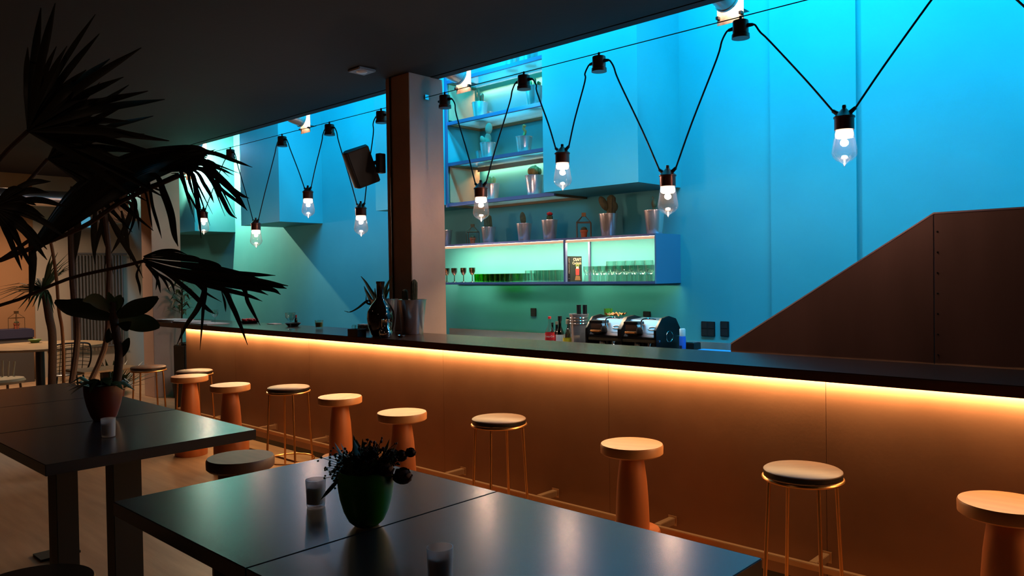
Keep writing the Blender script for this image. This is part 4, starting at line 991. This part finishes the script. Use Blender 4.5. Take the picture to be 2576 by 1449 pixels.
# ------------------------------------------------------------------ big fan palm in the left foreground
WF = 0.46
def palm_frond(parent, hub, petiole, leaflets, dep, w=0.05, name='frond', mt=None):
    """hub and tips are given as (px, py, depth offset)"""
    o0 = parent.location
    def P(q): return atP(q[0], q[1], dep + (q[2] if len(q) > 2 else 0)) - o0
    fr_ = M().tube(spline([P(q) for q in petiole], 4), 0.0065, 8).build(name, STEMM, parent)
    for lf in leaflets:
        ww = w
        if isinstance(lf[0], (int, float)): ww = lf[0]; lf = lf[1:]
        pts = spline([P(q) for q in lf], 5)
        nrm = (ROT @ Vector((0, 0, 1)))
        t = (pts[-1] - pts[0]).normalized(); side = t.cross(nrm) + nrm * random.uniform(-0.35, 0.35); ww *= WF
        M().leaf(pts, ww, side, 0.35, lambda u: (0.18 + 0.82 * min(1, u / 0.4)) if u < 0.55 else max(0.10, 1 - ((u - 0.55) / 0.45) ** 2.2)).build('leaflet', mt or LEAFD, fr_)
    return fr_
crown = atP(-260, 760, 2.9)
palm = thing('fan_palm', 'big dark fan palm reaching in from the left over the tables', 'palm', (crown.x, crown.y, 0))
M().tube(spline([(0, 0, 0.42), (0.03, 0.02, 0.9), (0.0, 0.04, 1.3), (0.02, 0.0, 1.62)], 4), 0.06, 12).build('trunk', STEMM, palm)
M().lathe([(0, 0.001), (0.19, 0.001), (0.24, 0.40), (0.25, 0.44), (0.22, 0.44), (0.2, 0.40), (0, 0.40)], 32).build('pot', DEDGE, palm)
# lower frond, over the bar end
palm_frond(palm, None, [(-240, 800, 0), (0, 768), (170, 702), (300, 672), (368, 655)], [
    (0.045, (360, 650), (450, 668), (560, 685), (640, 691), (693, 693)), (0.06, (360, 652), (450, 680), (580, 697), (660, 708), (725, 719)),
    (0.055, (360, 655), (470, 690), (600, 702), (690, 718), (721, 726)), (0.05, (362, 658), (460, 692), (590, 715), (680, 728), (706, 741)),
    (0.045, (362, 660), (450, 695), (570, 716), (640, 728), (675, 742)), (0.04, (362, 660), (440, 695), (540, 722), (620, 742), (660, 758)),
    (0.05, (360, 650), (430, 662), (520, 672), (600, 688), (650, 700)), (0.04, (362, 648), (420, 650), (500, 656), (548, 668), (556, 682)),
    (0.04, (362, 646), (420, 642), (490, 650), (513, 668), (512, 682)), (0.03, (362, 645), (400, 636), (450, 640), (500, 655)), (0.028, (360, 645), (400, 632), (440, 630), (470, 640)),
    (0.045, (362, 660), (450, 690), (512, 718), (500, 770), (470, 815), (444, 869)), (0.04, (362, 660), (450, 690), (513, 722), (512, 780), (503, 881)),
    (0.045, (362, 658), (480, 695), (556, 722), (585, 770), (604, 815), (623, 868)), (0.042, (362, 657), (500, 695), (604, 718), (625, 760), (640, 790), (655, 819)),
    (0.042, (365, 662), (420, 688), (480, 735), (520, 775), (541, 790)), (0.024, (365, 662), (400, 690), (430, 710), (440, 740)),
    (0.030, (355, 662), (345, 690), (352, 720), (353, 744)), (0.026, (365, 665), (395, 700), (404, 737)), (0.022, (368, 662), (410, 700), (428, 735)), (0.022, (366, 665), (395, 690), (392, 730)),
    (0.02, (440, 690), (490, 712), (520, 738), (558, 760)), (0.022, (556, 728), (566, 760), (568, 785))], 3.05)
# the big middle frond, seen nearly edge on
mid = []
for k in range(13):
    f_ = k / 12
    mid.append((0.075, (78 + 8 * f_, 640 - 34 * f_), (190, 560 - 85 * f_, -0.1 + 0.3 * f_), (320, 475 - 75 * f_, -0.1 + 0.3 * f_), (430 + 40 * f_, 425 - 50 * f_, 0.1), (500 + 30 * f_, 428 - 48 * f_, 0.1)))
mid += [(0.033, (400, 430), (470, 395), (530, 385), (590, 405), (635, 421)), (0.022, (430, 420), (480, 400), (520, 386), (542, 376)), (0.026, (420, 430), (500, 412), (550, 424), (589, 441)),
        (0.050, (420, 425), (500, 400), (545, 440), (590, 485), (622, 530)), (0.033, (430, 425), (510, 415), (570, 465), (605, 490), (627, 499)), (0.026, (440, 420), (510, 430), (560, 478), (595, 505), (618, 526)),
        (0.036, (430, 425), (500, 425), (535, 455), (560, 500), (578, 535), (596, 550)), (0.028, (430, 428), (490, 430), (515, 465), (530, 490), (538, 510)),
        (0.036, (420, 432), (475, 432), (490, 460), (498, 520), (506, 600)), (0.022, (420, 432), (468, 432), (478, 460), (490, 500)), (0.017, (430, 436), (450, 440), (470, 480), (492, 520), (505, 545)),
        (0.056, (330, 460), (390, 440), (415, 490), (432, 540), (440, 590), (448, 620)), (0.026, (330, 470), (370, 450), (385, 520), (398, 565), (407, 600)), (0.020, (340, 470), (365, 480), (378, 540), (384, 580)),
        (0.033, (440, 425), (500, 405), (520, 425), (532, 452)), (0.023, (300, 505), (330, 495), (342, 515), (335, 560), (320, 600))]
mr = random.Random(12)
for k in range(10):
    a_, b_ = [((600, 452), (522, 410)), ((612, 512), (530, 430)), ((586, 530), (525, 430)), ((520, 560), (485, 440)), ((470, 540), (458, 440))][k % 5]
    j = lambda q, n: (q[0] + mr.uniform(-n, n), q[1] + mr.uniform(-n, n))
    mid.append((0.020, (400, 432), j((455, 418), 8), j(b_, 8), j(a_, 22)))
palm_frond(palm, None, [(-250, 780, 0), (-100, 715), (0, 655), (80, 600)], mid, 2.6)
M().tube(spline([atP(310, 486, 2.6) - palm.location, atP(380, 468, 2.6) - palm.location, atP(450, 438, 2.6) - palm.location], 5), 0.006, 6).build('petiole', STEMM, palm)
M().tube(spline([atP(0, 655, 2.6) - palm.location, atP(200, 575, 2.6) - palm.location, atP(310, 505, 2.6) - palm.location, atP(450, 442, 2.6) - palm.location], 5), 0.008, 6).build('petiole', STEMM, palm)
# upper fans, lost against the dark ceiling
up = []
for k in range(22):
    an = math.radians(-28 + 118 * k / 21); l = 300 + 70 * math.sin(k * 1.7)
    up.append((0.05, (70, 330, 0), (70 + 0.5 * l * math.cos(an), 330 - 0.5 * l * math.sin(an), random.uniform(-0.1, 0.1)), (70 + l * math.cos(an), 330 - l * math.sin(an) + 25, random.uniform(-0.15, 0.15))))
palm_frond(palm, None, [(-250, 770, 0), (-120, 560), (0, 400), (70, 330)], up, 2.3)
up2 = []
for k in range(16):
    an = math.radians(-35 + 95 * k / 15); l = 260 + 50 * math.sin(k * 2.1)
    up2.append((0.045, (120, 400, 0.1), (120 + 0.5 * l * math.cos(an), 400 - 0.5 * l * math.sin(an), random.uniform(-0.1, 0.1)), (120 + l * math.cos(an), 400 - l * math.sin(an) + 35, random.uniform(-0.1, 0.1))))
palm_frond(palm, None, [(-245, 775, 0.1), (-60, 600, 0.1), (50, 480, 0.1), (120, 400, 0.1)], up2, 2.75)
low = []
for k in range(14):
    an = math.radians(-60 + 100 * k / 13); l = 150 + 40 * math.sin(k * 2.3)
    low.append((0.045, (-20, 520, 0), (-20 + 0.6 * l * math.cos(an), 520 - 0.6 * l * math.sin(an)), (-20 + l * math.cos(an), 520 - l * math.sin(an) + 30)))
palm_frond(palm, None, [(-255, 765, 0), (-140, 640), (-20, 520)], low, 2.4)

# tall strap leaved plant behind the left tables
sp0 = atP(165, 1010, 7.4)
tp_ = thing('tall_dracaena', 'tall thin stemmed plant with hanging strap leaves before the radiator', 'plant', (sp0.x, sp0.y, 0))
def dv(px, py, dz=0.0): return atP(px, py, 7.7 + dz) - Vector((sp0.x, sp0.y, 0))
M().lathe([(0, 0.001), (0.17, 0.001), (0.21, 0.36), (0.19, 0.36), (0, 0.33)], 28).build('pot', DEDGE, tp_)
base = Vector((0, 0, 0.33))
M().tube(spline([base, dv(195, 850), dv(183, 720), dv(178, 560), dv(185, 470)], 4), 0.03, 8).build('stem', STEMM, tp_)
M().tube(spline([base + Vector((0.05, 0.03, 0)), dv(262, 880), dv(272, 760), dv(274, 640), dv(262, 520)], 4), 0.026, 8).build('stem', STEMM, tp_)
M().tube(spline([base + Vector((-0.05, 0.0, 0)), dv(158, 850), dv(148, 780), dv(142, 700), dv(130, 620), dv(115, 565)], 4), 0.016, 8).build('stem', mat('ochre_stem', (150, 92, 36), 0.7), tp_)
for pts, w in [([(185, 500), (178, 560), (180, 620), (183, 660)], .08), ([(195, 520), (192, 580), (186, 640), (180, 690)], .09), ([(240, 520), (235, 580), (236, 630), (239, 665)], .07), ([(250, 530), (262, 590), (275, 640), (285, 690)], .06),
               ([(262, 520), (256, 560), (246, 600), (240, 640)], .06), ([(262, 525), (290, 575), (310, 610), (340, 660), (360, 700)], .07), ([(330, 520), (315, 570), (295, 610), (278, 640)], .06), ([(330, 500), (345, 540), (350, 580)], .04),
               ([(262, 560), (270, 600), (268, 640), (262, 680)], .05), ([(300, 505), (325, 510), (332, 530), (322, 570), (310, 590)], .04), ([(125, 560), (133, 590), (140, 610)], .03), ([(45, 615), (52, 640), (55, 655)], .04),
               ([(75, 590), (80, 650), (78, 720), (72, 760)], .09), ([(305, 530), (315, 580), (322, 620), (330, 660)], .05)]:
    M().leaf(spline([dv(*q) for q in pts], 4), w, (0.75, 0.65, 0), 0.3, lambda u: (0.4 + 2 * u) if u < 0.3 else max(0.05, 1 - ((u - 0.3) / 0.7) ** 1.5)).build('leaf', LEAFD, tp_)

# yucca on a trunk
yc = atP(108, 725, 9.0); yb = atZ(135, 1020, 0)
yb = Vector((yc.x, yc.y, 0))
yu = thing('yucca', 'spiky yucca on a bare trunk behind the round table', 'plant', yb)
M().lathe([(0, 0.001), (0.18, 0.001), (0.22, 0.40), (0.2, 0.40), (0, 0.37)], 28).build('pot', DEDGE, yu)
yv = lambda px, py, dz=0.0: atP(px, py, 9.0 + dz) - yb
M().tube(spline([Vector((0.06, 0.05, 0.37)), yv(132, 850), yv(124, 800), yv(117, 755), yv(112, 735)], 4), 0.045, 10).build('trunk', STEMM, yu)
yr = random.Random(4)
for k in range(44):
    an = k * 2.4; el = -0.5 + 1.7 * ((k * 0.618) % 1.0); l = yr.uniform(0.32, 0.60)
    d = Vector((math.cos(an) * math.cos(el), math.sin(an) * math.cos(el), math.sin(el))); c = yv(112, 728)
    M().leaf([c + d * 0.03, c + d * l * 0.55 + Vector((0, 0, 0.02)), c + d * l - Vector((0, 0, 0.05 * l * 2))], 0.055, d.cross(Vector((0, 0, 1))) + Vector((0.01, 0, 0)), 0.4, lambda u: 1 - 0.93 * u).build('leaf', LEAF, yu)

# ------------------------------------------------------------------ dim dining corner far left
q = atZ(100, 868, 0.75)
rt = thing('round_table', 'large round dining table in the dim far left corner', 'table', (q.x, q.y, 0))
M().lathe([(0, 0.715), (0.80, 0.715), (0.835, 0.725), (0.835, 0.748), (0, 0.75)], 56).build('tabletop', TTOP, rt)
M().lathe([(0, 0.03), (0.06, 0.03), (0.055, 0.714), (0, 0.714)], 20).build('column', BLACKM, rt)
M().lathe([(0, 0.0), (0.36, 0.0), (0.36, 0.015), (0.06, 0.0295), (0, 0.0295)], 36).build('foot', BLACKM, rt)
for i, (px, py, lab) in enumerate([(88, 862, 'small low bowl at the middle of the round table')]):
    z = atZ(px, py, 0.7505); t = thing('table_bowl', lab, 'bowl', z)
    M().lathe([(0, 0.001), (0.05, 0.001), (0.09, 0.05), (0.085, 0.05), (0.05, 0.01), (0, 0.01)], 24).build('bowl', LEAFP, t)
def wire_chair(label, loc, rz):
    t = thing('wire_chair', label, 'chair', loc, rz, 'wire backed dining chairs')
    M().lathe([(0, 0.435), (0.20, 0.435), (0.215, 0.445), (0.20, 0.455), (0, 0.452)], 28).build('seat', BLACKM, t)
    for sx in (-1, 1):
        M().tube([(0.15 * sx, -0.15, 0.434), (0.21 * sx, -0.21, 0)], 0.011, 8).build('leg', BLACKM, t)
        M().tube([(0.15 * sx, 0.15, 0.434), (0.21 * sx, 0.21, 0)], 0.011, 8).build('leg', BLACKM, t)
    M().tube(spline([(-0.21, -0.05, 0.44), (-0.23, -0.20, 0.62), (-0.22, -0.24, 0.80), (-0.17, -0.25, 0.85), (0, -0.26, 0.86), (0.17, -0.25, 0.85), (0.22, -0.24, 0.80), (0.23, -0.20, 0.62), (0.21, -0.05, 0.44)], 5), 0.011, 8).build('back_frame', BLACKM, t)
    for k in range(7):
        z = 0.50 + 0.05 * k; M().tube(spline([(-0.225, -0.12 - 0.018 * k, z), (-0.12, -0.22, z + 0.02), (0, -0.25, z + 0.03), (0.12, -0.22, z + 0.02), (0.225, -0.12 - 0.018 * k, z)], 3), 0.004, 5).build('back_wire', BLACKM, t)
    for sx in (-0.13, 0, 0.13):
        M().tube([(sx, -0.17, 0.46), (sx, -0.235, 0.66), (sx, -0.255, 0.85)], 0.005, 5).build('back_wire', BLACKM, t)
    return t
cpos = atP(166, 850, 10.1); fwd = math.atan2(q.y - cpos.y, q.x - cpos.x)
wc = wire_chair('dark wire backed chair pulled up to the round table', (cpos.x, cpos.y, 0), fwd - PI / 2)
c2 = atP(2, 880, 9.6)
wk = thing('wicker_armchair', 'pale woven armchair at the left edge of the photo', 'chair', (c2.x, c2.y, 0), 2.4)
M().lathe([(0.0, 0.40), (0.24, 0.40), (0.26, 0.43), (0.24, 0.46), (0, 0.45)], 28).build('seat', RATT, wk)
bk = M()
for k in range(15):
    a0_ = PI * (k / 14) ; a1_ = a0_
    bk.tube([(0.25 * math.cos(a0_), 0.25 * math.sin(a0_), 0.44), (0.30 * math.cos(a0_), 0.30 * math.sin(a0_), 0.80 - 0.16 * abs(math.cos(a0_)))], 0.012, 6)
bk.build('back', RATT, wk)
for an in (0.8, 2.35, 3.95, 5.5): M().tube([(0.2 * math.cos(an), 0.2 * math.sin(an), 0.40), (0.24 * math.cos(an), 0.24 * math.sin(an), 0)], 0.014, 8).build('leg', STEMM, wk)
pw = atP(143, 915, 12.7)
t = thing('wicker_basket', 'pale slatted basket on the floor behind the wire chair', 'basket', (pw.x, pw.y, 0.0))
for k in range(12):
    an = 2 * PI * k / 12; M().tube([(0.10 * math.cos(an), 0.10 * math.sin(an), 0.021), (0.13 * math.cos(an), 0.13 * math.sin(an), 0.55)], 0.017, 6).build('slat', RATT, t)
M().lathe([(0, 0.001), (0.12, 0.001), (0.12, 0.02), (0, 0.02)], 20).build('base', RATT, t)
M().lathe([(0.11, 0.551), (0.15, 0.551), (0.15, 0.575), (0.11, 0.575), (0.11, 0.551)], 20).build('rim', RATT, t)
sq = atZ(262, 926, 0.72)
t = thing('small_table', 'small pale topped square table left of the far stool', 'table', (sq.x, sq.y, 0), 0.1)
M().box(-0.22, 0.22, -0.3, 0.3, 0.70, 0.72).build('tabletop', TTOP, t, bevel=0.003)
M().box(-0.03, 0.03, -0.03, 0.03, 0.02, 0.6995).build('post', BLACKM, t); M().box(-0.2, 0.2, -0.2, 0.2, 0.0, 0.0195).build('foot', BLACKM, t)
# bench with a lantern on the end wall
bq = atX(0, 840, -14.6)
y0_ = atX(0, 830, -14.55).y; y1_ = atX(86, 840, -14.55).y; zt_ = atX(40, 829, -14.55).z
t = thing('wall_bench', 'dark blue bench along the far left end wall', 'bench', (-14.98, y0_ - 2.0, 0))
Lb = y1_ - y0_ + 2.0
M().box(0, 0.45, 0, Lb, zt_ - 0.16, zt_).build('cushion', NAVY, t, bevel=0.02); M().box(0.01, 0.43, 0.01, Lb - 0.01, 0, zt_ - 0.1605).build('base', DARKW, t)
lq = atX(42, 829, -14.75)
wl = wire_lantern('wire lantern with a dark pot standing on the far bench', 42, 5.0, zt_ + 0.0005, 1.25)
wl.location = (-14.75, lq.y, zt_ + 0.0005)
# tan painted pier at the left of the end wall
py_ = atX(86, 700, -14.97).y
tw = struct('trim_1', M().box(-14.9995, -14.97, -5.0, py_, 0, CE), mat('tan_wall_paint', (160, 112, 74), 0.8))
# radiator
ra = atX(174, 635, -14.9); rb = atX(312, 640, -14.9); rc = atX(174, 880, -14.9)
t = thing('radiator', 'tall dark column radiator on the far end wall', 'radiator', (-14.93, ra.y, rc.z))
Lr = rb.y - ra.y; Hr = ra.z - rc.z; nt_ = 17
for k in range(nt_):
    y = (k + 0.5) * Lr / nt_
    M().lathe([(0, 0.041), (0.017, 0.041), (0.017, Hr - 0.041), (0, Hr - 0.041)], 10, (0, y, 0)).build('tube', RADM, t)
M().tube([(0, 0, 0.02), (0, Lr, 0.02)], 0.02, 8).build('header', RADM, t); M().tube([(0, 0, Hr - 0.02), (0, Lr + 0.06, Hr - 0.02)], 0.02, 8).build('header', RADM, t)
for y in (0.1, Lr - 0.1): M().box(-0.069, -0.0175, y - 0.012, y + 0.012, Hr * 0.8, Hr * 0.8 + 0.03).build('wall_bracket', RADM, t)
for y in (0.06, Lr - 0.06): M().tube([(0, y, -rc.z), (0, y, 0.0)], 0.012, 8).build('pipe', RADM, t)
# ducts, vent and small window on the end wall
dq = atX(315, 515, -13.8)
t = thing('spiral_duct', 'silver spiral ventilation duct under the far ceiling', 'duct', (-13.8, dq.y, dq.z))
M().tube([(-0.72, 0, 0), (0.9, 0, 0)], 0.30, 28).build('pipe', DUCT, t)
for k in range(9):
    M().tube([(-0.62 + 0.18 * k, 0.303 * math.cos(2 * PI * j / 28), 0.303 * math.sin(2 * PI * j / 28)) for j in range(28)], 0.006, 5, True).build('seam', DUCT, t)
M().tube([(0.3, 0, 0.29), (0.3, 0, 5.6 - dq.z - 0.003)], 0.008, 6).build('hanger', BLACKM, t); M().box(0.24, 0.36, -0.05, 0.05, 5.6 - dq.z - 0.012, 5.6 - dq.z).build('hanger_plate', BLACKM, t)
hq = atX(80, 497, -12.0)
t = thing('ceiling_pipe', 'long silver pipe running under the ceiling at the far left', 'pipe', (-12.0, hq.y - 0.55, hq.z))
M().tube([(0, -1.2, 0), (0, 1.5, 0)], 0.11, 20).build('pipe', DUCT, t)
for y in (-0.9, 1.2): M().tube([(0, y, 0.112), (0, y, CE - hq.z)], 0.006, 6).build('hanger', BLACKM, t)
v0 = atX(252, 503, -14.85); v1 = atX(298, 566, -14.85)
t = thing('vent_box', 'rounded white framed vent box on the end wall below the duct', 'vent', (-14.85, (v0.y + v1.y) / 2, (v0.z + v1.z) / 2))
w = (v1.y - v0.y) / 2; h = (v0.z - v1.z) / 2
ro = [(w * (abs(math.cos(a)) ** 0.4) * (1 if math.cos(a) > 0 else -1), h * (abs(math.sin(a)) ** 0.4) * (1 if math.sin(a) > 0 else -1)) for a in [2 * PI * k / 32 for k in range(32)]]
fm = M(); n_ = 32
vs = [(0.0, a, b) for a, b in ro] + [(0.0, a * 0.72, b * 0.76) for a, b in ro] + [(-0.14, a, b) for a, b in ro] + [(-0.05, a * 0.72, b * 0.76) for a, b in ro]
fs = []
for k in range(n_):
    k2 = (k + 1) % n_; fs += [(k, k2, n_ + k2, n_ + k), (k, 2 * n_ + k, 2 * n_ + k2, k2), (n_ + k, n_ + k2, 3 * n_ + k2, 3 * n_ + k)]
fm.add(vs, fs).build('frame', WHITE, t)
M().box(-0.048, -0.045, -w * 0.70, w * 0.70, -h * 0.74, h * 0.74).build('glass', mat('dark_reflecting_glass', (110, 120, 126), 0.12, 0.6), t)
w0_ = atX(200, 545, -14.985); w1_ = atX(228, 572, -14.985)
wn = struct('window_1', M().box(-14.9995, -14.985, w0_.y, w1_.y, w1_.z, w0_.z), glow('evening_sky_pane', (0.10, 0.42, 0.62), 0.7))
# plants by the far column
fp = Vector((-10.6, 3.75, 0))
t = thing('floor_plant', 'bushy dark floor plant beneath the far column', 'plant', fp)
M().lathe([(0, 0.001), (0.10, 0.001), (0.13, 0.24), (0.12, 0.24), (0, 0.22)], 24).build('pot', TERRA, t)
rr_ = random.Random(9)
for k in range(60):
    an = k * 2.4; z = 0.22; l = rr_.uniform(0.25, 0.62); el = rr_.uniform(0.35, 1.45)
    d = Vector((math.cos(an) * math.cos(el), math.sin(an) * math.cos(el), math.sin(el))); b = Vector((0.05 * math.cos(an), 0.05 * math.sin(an), z))
    M().leaf([b, b + d * l * 0.6, b + d * l + Vector((d.x, d.y, -0.4)) * 0.08], 0.055, (-math.sin(an), math.cos(an), 0), 0.2).build('leaf', LEAF, t)
